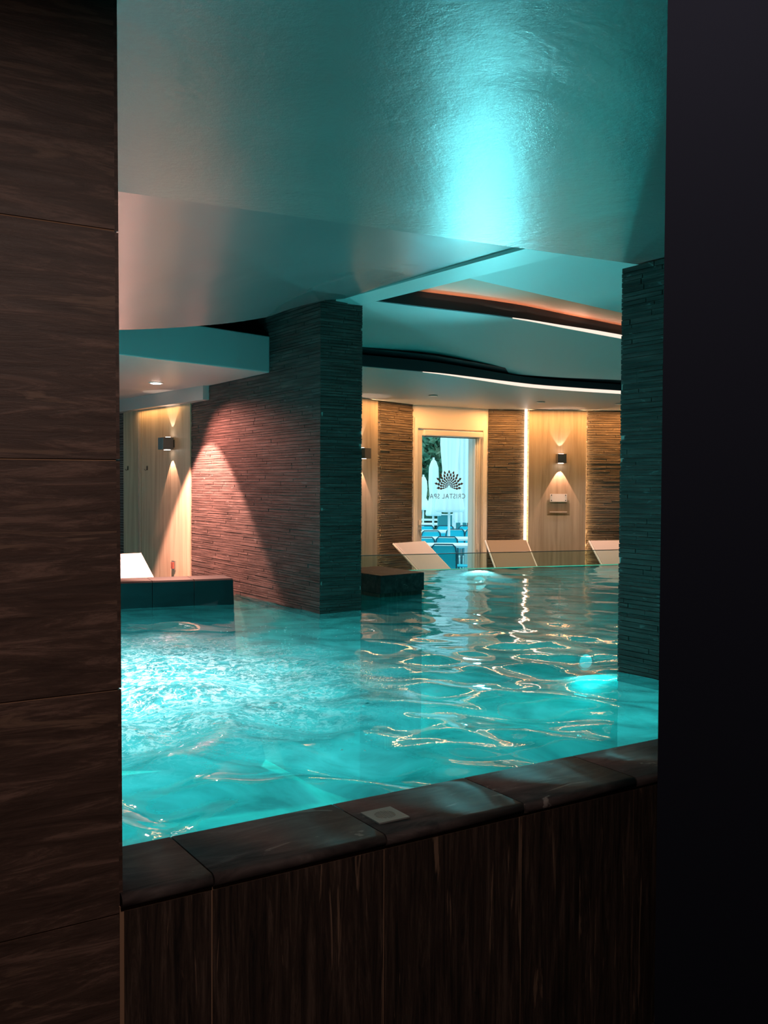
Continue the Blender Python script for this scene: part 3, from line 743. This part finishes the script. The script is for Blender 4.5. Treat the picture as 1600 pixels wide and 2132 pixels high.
b = MB()
for c, d_, n_, sz in bx: b.box(c, d_, n_, UP, (sz[0] / 2, sz[1] / 2, sz[2] / 2))
o = b.build('stone_cladding', 'slate', ws); o['kind'] = 'stuff'
fp = p_r + wn_ * 0.085
def on_left(px, py, off=0.0): return at_plane(px, py, fp + nn * off, bw)
a_, m1, c_ = on_left(257, 1010), on_left(294.5, 1010), on_left(372, 1010)
t = thing('wood_panel', (m1.x, m1.y, ZD), 'pale wood wall boards with two coat hooks beside the warm lit slate wall', 'wall panel')
for u, v in ((a_, m1), (m1, c_ + (c_ - m1).normalized() * 0.25)):
    m0 = (u + v) / 2 + wn_ * 0.012; b = MB(); b.box((m0.x, m0.y, (ZD + zt_) / 2), bw, wn_, UP, ((v - u).length / 2 - 0.005, 0.012, (zt_ - ZD) / 2)); b.build('panel_board', 'pale_wood', t)
b = MB(); m0 = (a_ + c_) / 2 + wn_ * 0.03; b.box((m0.x, m0.y, (ZD + zt_) / 2), bw, wn_, UP, ((c_ - a_).length / 2 - 0.03, 0.005, (zt_ - ZD) / 2)); b.build('batten', 'shadow_gap', t)
for i, (px, lab) in enumerate(((267, 'small black coat hook on the wood board next to the dark stone strip'), (307, 'small black coat hook on the wood board nearer the warm lit slate wall'))):
    h = on_left(px, 977); t = thing('coat_hook', tuple(h), lab, 'hook', 'coat hooks on the wooden boards')
    b = MB(); b.box(h + nn * 0.003 + UP * 0.012, bw, nn, UP, (0.008, 0.004, 0.022)); b.build('back_plate', 'dark_metal', t)
    b = MB(); b.tube([h + nn * 0.004 - UP * 0.006, h + nn * 0.022 - UP * 0.012, h + nn * 0.034 + UP * 0.0], 0.004, 6); b.build('peg', 'dark_metal', t)
h = on_left(360, 924)
wall_lamp(h, -bw, nn, 'square metal wall lamp on the wood boards beside the warm lit slate wall')
h = on_left(363, 1177); t = thing('wall_socket', tuple(h), 'small brown wall socket low on the wood board by the slate wall', 'socket')
b = MB(); b.box(h + nn * 0.006, bw, nn, UP, (0.035, 0.006, 0.045)); b.build('cover_plate', 'steel', t)
b = MB(); b.box(h + nn * 0.018, bw, nn, UP, (0.024, 0.008, 0.032)); b.build('socket_face', 'red_plastic', t)
# plain dark walls that close the hall where the photograph does not look
def plain_wall(p, q, name, z0=-0.1):
    p, q = Vector((p[0], p[1], 0)), Vector((q[0], q[1], 0)); dd = (q - p).normalized(); nw = Vector((-dd.y, dd.x, 0)); c = (p + q) / 2
    b = MB(); b.box((c.x, c.y, (z0 + 3.45) / 2), dd, nw, UP, ((q - p).length / 2, 0.06, (3.45 - z0) / 2)); return tag(b.build(name, 'side_wall'), kind='structure')
e1 = p_l + wn_ * 0.2
plain_wall((-5.7, -5.0), (-5.7, 8.6), 'wall_west'); plain_wall((-5.7, 10.4), (-5.7, 13.0), 'wall_west')
b = MB(); b.box((-5.7, 9.5, 0.15), X3, Y3, UP, (0.06, 0.9, 0.25)); b.box((-5.7, 9.5, 2.98), X3, Y3, UP, (0.06, 0.9, 0.47)); tag(b.build('wall_west', 'side_wall'), kind='structure')
win = MB()  # unseen window, added to let cool daylight onto the wood boards
for y in (8.64, 9.5, 10.36): win.box((-5.7, y, 1.45), X3, Y3, UP, (0.04, 0.04, 1.06))
for z in (0.43, 2.47): win.box((-5.7, 9.5, z), X3, Y3, UP, (0.04, 0.9, 0.04))
win = tag(win.build('added_window_1', 'white_frame'), kind='structure'); b = MB(); b.box((-5.7, 9.5, 1.45), X3, Y3, UP, (0.004, 0.86, 1.0)); b.build('added_window_pane', 'clear_glass', win)
plain_wall((-5.7, e1.y + 0.4), (e1.x + 0.1, e1.y), 'wall_corner')
plain_wall(tuple(WP[560] + Y3 * 0.05)[:2], (back0.x - 0.3, back0.y + 0.3), 'wall_link')
plain_wall(tuple(WP[1700] + Y3 * 0.05)[:2], (9.4, 10.4), 'wall_corner'); plain_wall((9.4, 10.6), (9.4, 1.0), 'wall_east')
plain_wall((9.6, 3.2), tuple(W(9.0, -3.0))[:2], 'wall_end')
# recessed downlight in the box
dl = at_z(325, 797, ZB)
t = thing('ceiling_downlight', tuple(dl), 'round recessed ceiling spotlight glowing in the pinkish lowered ceiling', 'light')
b = MB(); b.lathe(dl - UP * 0.006, [(0.062, 0.0), (0.066, 0.006)], 24); b.build('trim_ring', 'white_frame', t)
b = MB(); b.lathe(dl - UP * 0.009, [(0.044, 0.0), (0.044, 0.003)], 24); b.build('glowing_lens', 'downlight_glow', t)
lamp('downlight_lamp', 'SPOT', dl - UP * 0.03, 1150, (1.0, 0.46, 0.35), (0.13, 0.02, -1), t, spot_size=math.radians(78), spot_blend=0.2, shadow_soft_size=0.02)
lamp('downlight_halo', 'SPOT', dl - UP * 0.03, 290, (1.0, 0.36, 0.27), (0.40, -0.35, -1), t, spot_size=math.radians(112), spot_blend=0.6, shadow_soft_size=0.04)

# dark tiled ledge at the left
zl = 1.005
l0, l1 = at_z(485, 1204, zl), at_z(247, 1212, zl); ld = (l1 - l0).normalized(); ln = Vector((ld.y, -ld.x, 0))
if ln.y < 0: ln = -ln
led = thing('tiled_ledge', (l0.x, l0.y, ZW), 'dark tiled ledge rising from the water in front of the warm lit slate wall', 'ledge')
def ledge_piece(s0, s1, slope_end=0.0):
    b = MB(); pr = [(0.0, -0.9), (0.0, -0.012), (0.012, 0.0), (0.30, 0.0), (0.30, -0.9)]
    for s, sl in ((s0, slope_end), (s1, 0)):
        for (o_, z_) in pr:
            k = l0 + ld * (s - (sl * min(1.0, -z_ / 0.2) if sl else 0)) + ln * o_; b.v.append((k.x, k.y, zl + z_))
    m = len(pr); b.f = [tuple(range(m)), tuple(range(m, 2 * m))] + [(k, (k + 1) % m, m + (k + 1) % m, m + k) for k in range(m)]
    return b
sj = [0.0] + [(at_z(x, 1210, zl) - l0).dot(ld) for x in (412, 318)]
sj += [sj[-1] + 0.35 * k for k in range(1, 6)]
for i, (s0, s1) in enumerate(zip(sj, sj[1:])):
    o = ledge_piece(s0 + 0.002, s1 - 0.002, 0.045 if i == 0 else 0).build('ledge_tile', 'ledge_tile_mat' if 'ledge_tile_mat' in MATS else 'coping_stone', led)
# dark block in the water right of the pillar
zb2 = 0.992
k0, k1, k2 = at_z(793, 1198, zb2), at_z(884, 1190.5, zb2), at_z(754, 1192, zb2)
kd = (k1 - k0); ke = (k2 - k0).normalized() * 0.75
blk = thing('stone_block', (k0.x, k0.y, ZW), 'low dark stone slab in the water behind the tall slate wall', 'block')
b = MB(); b.prism([tuple(p)[:2] for p in (k0, k0 + kd, k0 + kd + ke, k0 + ke)], zb2 - 0.16, zb2 - 0.004); b.build('slab', 'coping_stone', blk, bevel=0.006)
b = MB(); b.prism([tuple(p)[:2] for p in (k0 + ke * 0.02, k0 + kd * 0.97 + ke * 0.02, k0 + kd * 0.97 + ke * 0.95, k0 + ke * 0.95)], -0.5, zb2 - 0.16); b.build('plinth', 'tile_vertical', blk)

# ---------------------------------------------------------------- drain grate on the coping
gc = (at_z(752, 1697, ZC) + at_z(852, 1701, ZC)) / 2; gc.z = ZC + 0.0005
gr = thing('drain_grate', tuple(gc), 'small square metal grate with a round slotted centre on the dark coping', 'grate')
b = MB(); hs2 = 0.050; rr = 0.030; nseg = 24
# plate with a round hole: ring of quads from circle to square
ring_i, ring_o = [], []
for k in range(nseg):
    t_ = 2 * math.pi * k / nseg; cx, cy = math.cos(t_), math.sin(t_); sc = hs2 / max(abs(cx), abs(cy))
    ring_i.append((cx * rr, cy * rr)); ring_o.append((cx * sc, cy * sc))
for z in (0.0, 0.004):
    b.v += [tuple(gc + A * x + N * y + UP * z) for x, y in ring_i + ring_o]
for k in range(nseg):
    l = (k + 1) % nseg; m2_ = 2 * nseg
    b.f += [(k, l, nseg + l, nseg + k), (m2_ + k, m2_ + nseg + k, m2_ + nseg + l, m2_ + l), (nseg + k, nseg + l, m2_ + nseg + l, m2_ + nseg + k), (k, m2_ + k, m2_ + l, l)]
b.build('plate', 'grate_metal', gr)
b = MB(); b.lathe(gc + UP * 0.0004, [(rr, 0), (rr, 0.0008)], 24); b.build('drain_hole', 'shadow_gap', gr)
sd_ = (A + N * 0.35).normalized(); sn_ = Vector((-sd_.y, sd_.x, 0))
for k in range(-3, 4):
    y = k * 0.0078; L_ = math.sqrt(max(0, rr * rr - y * y)); b = MB(); b.box(gc + sd_ * y + UP * 0.0028, sn_, sd_, UP, (L_, 0.0022, 0.0012)); b.build('slat', 'grate_metal', gr)

# ---------------------------------------------------------------- loungers
def lounger(m_sling):
    t = thing('sun_lounger', (0, 0, 0), None, None)
    # local frame: x across, y from head to foot; origin on the deck under the top of the backrest
    def P(x, y, z): return Vector((x, y, z))
    w_ = 0.29; top = (0.0, 0.76); hin = (0.50, 0.36); ft = (1.18, 0.36)
    def sheet(p, q, name, m, th=0.03):
        b = MB(); dv = Vector((0, q[0] - p[0], q[1] - p[1])).normalized(); nv = Vector((0, -dv.z, dv.y))
        c = Vector((0, (p[0] + q[0]) / 2, (p[1] + q[1]) / 2)); b.box(c, X3, dv, nv, (w_, math.hypot(q[0] - p[0], q[1] - p[1]) / 2, th / 2)); return b.build(name, m, t, bevel=0.01)
    sheet(top, hin, 'backrest', m_sling); sheet((hin[0] + 0.01, hin[1]), ft, 'seat', m_sling)
    for s in (-1, 1):
        b = MB(); b.tube([P(s * (w_ + 0.012), hin[0] - 0.35, 0.33), P(s * (w_ + 0.012), ft[0], 0.33)], 0.016, 8); b.build('side_rail', 'white_frame', t)
        b = MB(); b.tube([P(s * (w_ + 0.010), top[0], top[1]), P(s * (w_ + 0.010), hin[0], hin[1])], 0.012, 8); b.build('backrest_rail', 'white_frame', t)
        for y in (0.22, 1.1):
            b = MB(); b.tube([P(s * (w_ + 0.012), y, 0.33), P(s * (w_ + 0.012), y, 0.0)], 0.015, 8); b.build('leg', 'white_frame', t)
    b = MB(); b.tube([P(-w_, 0.2, 0.33), P(-w_ * 0.6, 0.10, 0.66)], 0.008, 6); b.build('prop', 'white_frame', t)
    return t
def place(t, px, py, Y, rz):
    p = at_Y(px, py, Y); t.matrix_world = Matrix.Translation(Vector((p.x, p.y, ZD))) @ Matrix.Rotation(rz, 4, 'Z')
GL = 'sun loungers on the deck behind the pool'
l1_ = lounger('white_sling'); l3_ = lounger('beige_sling')
place(l1_, 852, 1137, 11.55, math.radians(-130)); tag(l1_, 'white sun lounger in front of the glass door, behind the low glass barrier', 'sun lounger', GL)
l2_ = copy_tree(l1_); place(l2_, 232, 1155, 9.3, math.radians(-140)); tag(l2_, 'white sun lounger behind the dark tiled ledge, in front of the wood boards with hooks', 'sun lounger', GL)
l4_ = copy_tree(l1_); place(l4_, 1272, 1133, 12.15, math.radians(-165)); tag(l4_, 'white sun lounger beside the slate column, right of the wood panel with the sign', 'sun lounger', GL)
place(l3_, 1054, 1132, 12.1, math.radians(-168)); l3_.scale = (0.9, 1, 1); tag(l3_, 'beige sun lounger behind the low glass barrier, between the door and the wood panel', 'sun lounger', GL)

# ---------------------------------------------------------------- foam flecks
b = MB(); rf = random.Random(3)
for k in range(300):
    if k < 180: px = 300 + 330 * rf.random() ** 1.2; py = 1310 + 200 * rf.random()
    else: px = 450 + 330 * rf.random(); py = 1300 + 260 * rf.random() ** 1.4
    p = at_z(px, py, ZW + 0.012); r = rf.uniform(0.002, 0.0045); 
    if p.y < ynear(p.x) + 0.08: continue
    a_, e_ = r * rf.uniform(0.8, 2.0), r
    b.lathe(p - UP * 0.008, [(a_, 0), (a_ * 0.8, r * 0.5), (a_ * 0.3, r * 0.75)], 6)
o = b.build('foam_bubbles', 'white_foam' if 'white_foam' in MATS else 'white_frame', smooth=True)
tag(o, 'white foam bubbles scattered on the churned water beside the tiled pier', 'foam', kind='stuff')

# ================================================================ OUTSIDE
ZO = 0.0
b = MB(); b.prism([(-8, 12.9), (14, 12.9), (24, 45), (-14, 45)], ZO - 0.1, ZO); tag(b.build('terrace_floor', 'terrace'), kind='structure')
def chair():
    t = thing('garden_chair', (0, 0, 0), None, None)
    w_ = 0.195
    for s in (-1, 1):
        b = MB(); b.tube([(s * w_, 0.22, 0.0), (s * w_ * 0.98, 0.21, 0.44)], 0.012, 6); b.build('leg', 'chair_frame', t)
        b = MB(); b.tube([(s * w_ * 1.04, -0.27, 0.0), (s * w_ * 1.0, -0.20, 0.44)], 0.012, 6); b.build('leg', 'chair_frame', t)
    b = MB(); b.tube([(-w_, -0.20, 0.44), (-w_, -0.25, 0.72), (-w_ * 0.94, -0.262, 0.80), (-w_ * 0.72, -0.268, 0.845), (w_ * 0.72, -0.268, 0.845), (w_ * 0.94, -0.262, 0.80), (w_, -0.25, 0.72), (w_, -0.20, 0.44)], 0.013, 6); b.build('back_frame', 'chair_frame', t)
    b = MB(); b.grid([[Vector((x, -0.205 - 0.055 * (z - 0.45) / 0.38, z)) for x in (-w_ * 0.93, 0, w_ * 0.93)] for z in (0.47, 0.64, 0.825)]); b.build('backrest', 'chair_mesh', t)
    b = MB(); b.box((0, 0.01, 0.445), X3, Y3, UP, (w_ * 0.96, 0.20, 0.008)); b.build('seat', 'chair_mesh', t)
    return t
def table(Lx):
    t = thing('garden_table', (0, 0, 0), None, None)
    b = MB(); b.box((0, 0, 0.735), X3, Y3, UP, (Lx / 2, 0.38, 0.02)); b.build('tabletop', 'table_white', t, bevel=0.008)
    for sx in (-1, 1):
        for sy in (-1, 1):
            b = MB(); b.box((sx * (Lx / 2 - 0.06), sy * 0.3, 0.357), X3, Y3, UP, (0.025, 0.025, 0.357)); b.build('leg', 'table_white', t)
    return t
ch = chair(); first = True
CH = [(927, 1131, 15.0, -8, 'blue garden chair nearest to the glass door, its back to the pool'),
      (932, 1115, 17.2, -6, 'blue garden chair at the second white table row, directly beyond the nearest chair'),
      (945, 1098, 20.2, 4, 'blue garden chair standing at the third white table outside the door'),
      (972, 1116, 15.6, 62, 'blue garden chair turned sideways at the right edge of the door glass'),
      (985, 1099, 20.0, 2, 'blue garden chair at the third white table, cut by the right door jamb'),
      (880, 1116, 17.0, 4, 'blue garden chair cut by the left door stile at the second table'),
      (893, 1104, 19.4, 8, 'blue garden chair just left of centre behind the second table'),
      (925, 1090, 22.0, 2, 'blue garden chair in the farthest row, left of the white post'),
      (970, 1090, 22.0, 3, 'blue garden chair in the farthest row, right of the white post'),
      (884, 1089, 21.95, 3, 'blue garden chair in the farthest row, beside the left door stile')]
for px, py, Y, a_, lab in CH:
    o = ch if first else copy_tree(ch); first = False
    p = at_Y(px, py, Y); o.matrix_world = Matrix.Translation(Vector((p.x, p.y, ZO))) @ Matrix.Rotation(math.radians(a_), 4, 'Z'); tag(o, lab, 'chair', 'garden chairs on the terrace')
tb = table(1.6); first = True
for px, Y, lab in ((884, 16.3, 'white garden table behind the nearest blue chair outside the door'), (920, 18.35, 'white garden table in the second row outside the door'),
                   (906, 21.2, 'white garden table in the third row outside the door'), (900, 25.2, 'white garden table in the fourth row, below the closed parasol'), (888, 28.5, 'white garden table farthest from the door, beside the planters')):
    o = tb if first else copy_tree(tb); first = False
    p = at_Y(px, 1010, Y); o.matrix_world = Matrix.Translation(Vector((p.x, p.y, ZO))); tag(o, lab, 'table', 'white garden tables on the terrace')
def parasol(px, Y, ztop, rtop, rbot, zskirt, lab, rpole=0.025):
    p = at_Y(px, 1010, Y); t = thing('closed_parasol', (p.x, p.y, ZO), lab, 'parasol', 'closed white parasols on the terrace')
    b = MB(); b.tube([(p.x, p.y, ZO + 0.06), (p.x, p.y, ztop + 0.05)], rpole, 8); b.build('pole', 'table_white', t)
    hgt = ztop - zskirt
    b = MB(); b.lathe((p.x, p.y, zskirt), [(rbot * 0.9, 0), (rbot, hgt * 0.03), (rbot * 0.80, hgt * 0.18), (rtop * 0.75, hgt * 0.36), (rtop * 1.0, hgt * 0.60), (rtop * 0.9, hgt * 0.86), (rtop * 0.5, hgt * 0.97), (0.02, hgt)], 28, 7, 0.13); b.build('folded_canopy', 'parasol_cloth', t, smooth=True)
    b = MB(); b.box((p.x, p.y, ZO + 0.03), X3, Y3, UP, (0.2, 0.2, 0.03)); b.build('base', 'table_white', t)
parasol(903, 22.8, at_Y(903, 957, 22.8).z, 0.115, 0.18, at_Y(903, 1074, 22.8).z, 'slim closed white parasol against the green trees')
parasol(936, 19.4, 3.5, 0.18, 0.28, at_Y(936, 1066, 19.4).z, 'large closed white parasol behind the flower emblem')
parasol(962, 23.0, 3.9, 0.23, 0.30, at_Y(962, 1066, 23.0).z, 'large closed white parasol beside the right door jamb')
parasol(882, 27, 2.0, 0.10, 0.20, at_Y(882, 1062, 27).z, 'distant closed white parasol beside the left door stile')
# screen of white cloth farther right
b = MB(); p0, p1 = at_Y(944, 1010, 22), at_Y(1010, 1010, 22.5); rows = []
for z in (0.9, 2.2, 4.5):
    rows.append([Vector((p0.x + (p1.x - p0.x) * i / 40, p0.y + 0.04 * math.sin(i * 1.1), z)) for i in range(41)])
o = solid([[p for p in r] for r in [[Vector((q.x, q.y, 0.9)) for q in rows[0]], [Vector((q.x, q.y + 0.02, 0.9)) for q in rows[0]]]], 3.6).build('cloth_screen', 'parasol_cloth'); tag(o, 'pleated white cloth screen hanging behind the large parasols', 'curtain')
# planters with a post and rail
for px0, px1, lab in ((912, 942, 'dark teal planter box left of the white post'), (950, 971, 'dark teal planter box right of the white post'), (974, 992, 'dark teal planter box at the right edge of the door')):
    a_, c_ = at_Y(px0, 1072, 24), at_Y(px1, 1072, 24); t = thing('planter_box', ((a_.x + c_.x) / 2, 24, ZO), lab, 'planter', 'planter boxes on the terrace')
    zt2 = a_.z; b = MB(); b.box(((a_.x + c_.x) / 2, 24, zt2 / 2), X3, Y3, UP, ((c_.x - a_.x) / 2, 0.15, zt2 / 2)); b.v = [(v[0], v[1], v[2] + (0.0)) for v in b.v]; b.build('box', 'planter_teal', t)
    b = MB(); b.box(((a_.x + c_.x) / 2, 24, zt2 + 0.012), X3, Y3, UP, ((c_.x - a_.x) / 2 + 0.02, 0.18, 0.012)); b.build('rim', 'table_white', t)
    b = MB(); rl = random.Random(px0)
    for k in range(150):
        p = Vector((rl.uniform(a_.x, c_.x), 24 + rl.uniform(-.12, .12), zt2 + 0.02 + abs(rl.gauss(0, 0.09)))); s = rl.uniform(0.02, 0.04)
        u = Vector((rl.gauss(0, 1), rl.gauss(0, 1), rl.gauss(0, 1))).normalized() * s; v = u.cross(Vector((rl.random(), rl.random(), rl.random()))).normalized() * s * .5; b.quad(p - u, p - v, p + u, p + v)
    o = b.build('plants', 'leaves', t); o['kind'] = 'stuff'
a_ = at_Y(946, 1070, 23.6); b = MB(); b.box((a_.x, 23.6, (a_.z) / 2), X3, Y3, UP, (0.045, 0.045, a_.z / 2)); tag(b.build('post', 'table_white'), 'white square post between two dark planter boxes', 'post')
# trees behind
def tree(px, Y, h, r, lab, seed, nl=2600):
    p = at_Y(px, 1010, Y); t = thing('tree', (p.x, p.y, ZO), lab, 'tree', 'trees beyond the terrace')
    b = MB(); b.tube([(p.x, p.y, -0.1), (p.x + 0.1, p.y, h * 0.4), (p.x, p.y, h * 0.7)], [0.16, 0.11, 0.05], 8); b.build('trunk', 'bark', t)
    rl = random.Random(seed); b = MB()
    cl = [(Vector((p.x + rl.gauss(0, r * 0.55), p.y + rl.gauss(0, r * 0.4), h * rl.uniform(0.08, 0.78))), rl.uniform(0.5, 1.0) * r * 0.45) for _ in range(64)]
    for k in range(nl):
        c, cr = cl[rl.randrange(len(cl))]; v = Vector((rl.gauss(0, 1), rl.gauss(0, 1), rl.gauss(0, 1))).normalized() * cr * rl.uniform(0.6, 1.05); q = c + v; s = rl.uniform(0.10, 0.22)
        u = Vector((rl.gauss(0, 1), rl.gauss(0, 1), rl.gauss(0, 1))).normalized() * s; w2 = u.cross(Vector((rl.random() + .1, rl.random(), rl.random()))).normalized() * s * 0.6; b.quad(q - u, q - w2, q + u, q + w2)
    o = b.build('foliage', 'leaves', t); o['kind'] = 'stuff'
tree(893, 30, 6.5, 1.6, 'green tree behind the slim closed parasol', 1, 9000)
tree(935, 38, 8.0, 1.7, 'green tree behind the large closed parasols', 2, 6000)
tree(820, 34, 6.8, 1.4, 'green tree cut by the left door stile', 4, 4000)

# ================================================================ LAMPS OF THE PLACE AND ADDED ONES
# underwater lamps in the basin walls (round fixtures)
PL = [(W(-0.6, V1 + 0.02, -0.12), N, 22), (W(1.0, V1 + 0.02, -0.12), N, 21), (W(2.6, V1 + 0.02, -0.12), N, 18), (W(5.0, V1 + 0.02, -0.12), N, 18)]
for k in (0.16, 0.47, 0.86): PL.append((gl0.lerp(gl1, k) - g_n * 0.03 - UP * 1.14, -g_n, 20))
PL.append((Vector((-5.15, 5.2, 0.3)), X3, 30))
PLL = ['closest to the tiled pier, below the coping', 'second from the tiled pier, below the coping', 'third from the tiled pier, below the coping', 'fourth from the tiled pier, below the coping',
       'under the glass barrier, hidden behind the slate wall', 'low under the glass barrier, before the panel with the sign', 'under the glass barrier, beyond the slate column', 'at the far end of the pool past the tiled pier']
for (c, dr, en), pll in zip(PL, PLL):
    t = thing('pool_lamp', tuple(c), 'round underwater lamp ' + pll, 'lamp', 'underwater pool lamps')
    b = MB(); b.tube([c - dr * 0.02, c + dr * 0.012], 0.11, 20); b.build('lamp_ring', 'chrome', t)
    b = MB(); b.tube([c, c + dr * 0.016], 0.085, 20); b.build('lamp_lens', 'pool_lamp', t)
    lamp('pool_light', 'AREA', c + dr * 0.03, en, (0.03, 0.95, 0.96), dr + UP * 0.05, t, shape='DISK', size=0.17)
# floor lamps that throw the bright streak on the satin ceiling
c = gl0 + gd * ((1.08 - gl0.x) / gd.x) - g_n * 0.03; c.z = 0.63; dr = Vector((-0.10, -0.93, 0.31)).normalized()
t = thing('pool_lamp', tuple(c), 'round underwater spotlight in the far pool wall below the glass door', 'lamp')
b = MB(); b.tube([c, c + dr * 0.05], 0.10, 20); b.build('lamp_ring', 'chrome', t)
b = MB(); b.tube([c, c + dr * 0.055], 0.075, 20); b.build('lamp_lens', 'pool_lamp', t)
lamp('pool_light', 'SPOT', c + dr * 0.08, 2300, (1.0, 0.93, 0.98), dr, t, spot_size=math.radians(44), spot_blend=0.5, shadow_soft_size=0.06)
c = Vector((-1.5, 4.55, -0.47)); t = thing('pool_lamp', tuple(c), 'round underwater lamp in the pool floor under the churned water', 'lamp')
b = MB(); b.tube([c - UP * 0.03, c + UP * 0.0], 0.16, 20); b.build('lamp_ring', 'chrome', t)
b = MB(); b.tube([c - UP * 0.01, c + UP * 0.006], 0.13, 20); b.build('lamp_lens', 'pool_lamp', t)
lamp('pool_light', 'AREA', c + UP * 0.02, 105, (0.75, 0.95, 1.0), (0, 0, 1), t, shape='DISK', size=0.26)
# light in the bronze recess
ln2 = [p for p in L2 if 0.2 < p.x < 3.2]
for k in range(0, len(ln2) - 1, 3):
    a_, c_ = ln2[k], ln2[min(k + 3, len(ln2) - 1)]; m0 = (a_ + c_) / 2 - Y3 * 0.02 + UP * 0.05; dx = (c_ - a_).normalized(); q_ = Vector((dx.y, -dx.x, 1.0)).normalized()
    o = lamp('recess_light', 'AREA', m0, 0.38, (1.0, 0.52, 0.34), None, None, shape='RECTANGLE', size=(c_ - a_).length, size_y=0.012)
    o.matrix_world = Matrix.Translation(m0) @ Matrix((dx, q_.cross(dx) * -1, -q_)).transposed().to_4x4()
# unseen downlights added to brighten the loungers on the deck
for x, y, dlab in ((0.55, 10.9, 'white lounger before the glass door'), (1.9, 11.7, 'beige lounger'), (2.9, 11.9, 'white lounger beside the slate column')):
    c = Vector((x, y, 2.765)); t = thing('ceiling_downlight', tuple(c), 'small added ceiling spotlight brightening the ' + dlab, 'light', 'added deck downlights')
    b = MB(); b.lathe(c - UP * 0.006, [(0.05, 0.0), (0.054, 0.006)], 20); b.build('trim_ring', 'white_frame', t)
    lamp('downlight_lamp', 'SPOT', c - UP * 0.02, 55, (1.0, 0.70, 0.64), (0, 0, -1), t, spot_size=math.radians(90), spot_blend=0.5, shadow_soft_size=0.03)
# warm cove light washing the back wall from the ceiling gap
for a2, c2, en in ((790, 858, 9), (858, 1016, 5), (1016, 1095, 10), (1095, 1222, 8.5), (1222, 1420, 22), (740, 790, 5)):
    pa_, pb_ = WP[a2], WP[c2]; d_ = (pb_ - pa_).normalized(); n_ = Vector((d_.y, -d_.x, 0)); c = (pa_ + pb_) / 2 + n_ * 0.26 + UP * (ZT - 0.012)
    o = lamp('cove_light', 'AREA', c, en, (1.0, 0.44, 0.14), (0, 0, -1), None, shape='RECTANGLE', size=(pb_ - pa_).length * 0.96, size_y=0.03)
    o.matrix_world = Matrix.Translation(c) @ (Matrix((d_, n_, UP)).transposed().to_4x4())
c = (p_r + p_l) / 2
q_ = on_left(318, 850, 0.06); q_.z = zt_ - 0.01; o = lamp('cove_light', 'AREA', q_, 3.0, (1.0, 0.5, 0.16), None, None, shape='RECTANGLE', size=0.95, size_y=0.02)
o.matrix_world = Matrix.Translation(q_) @ (Matrix((-bw, nn, UP)).transposed().to_4x4())
# unseen warm fill over the walkway, added to lighten the near tiles
lamp('walkway_fill', 'AREA', Vector((0.15, 0.75, 2.8)), 18, (1.0, 0.72, 0.62), (0, 0, -1), None, shape='DISK', size=0.3)
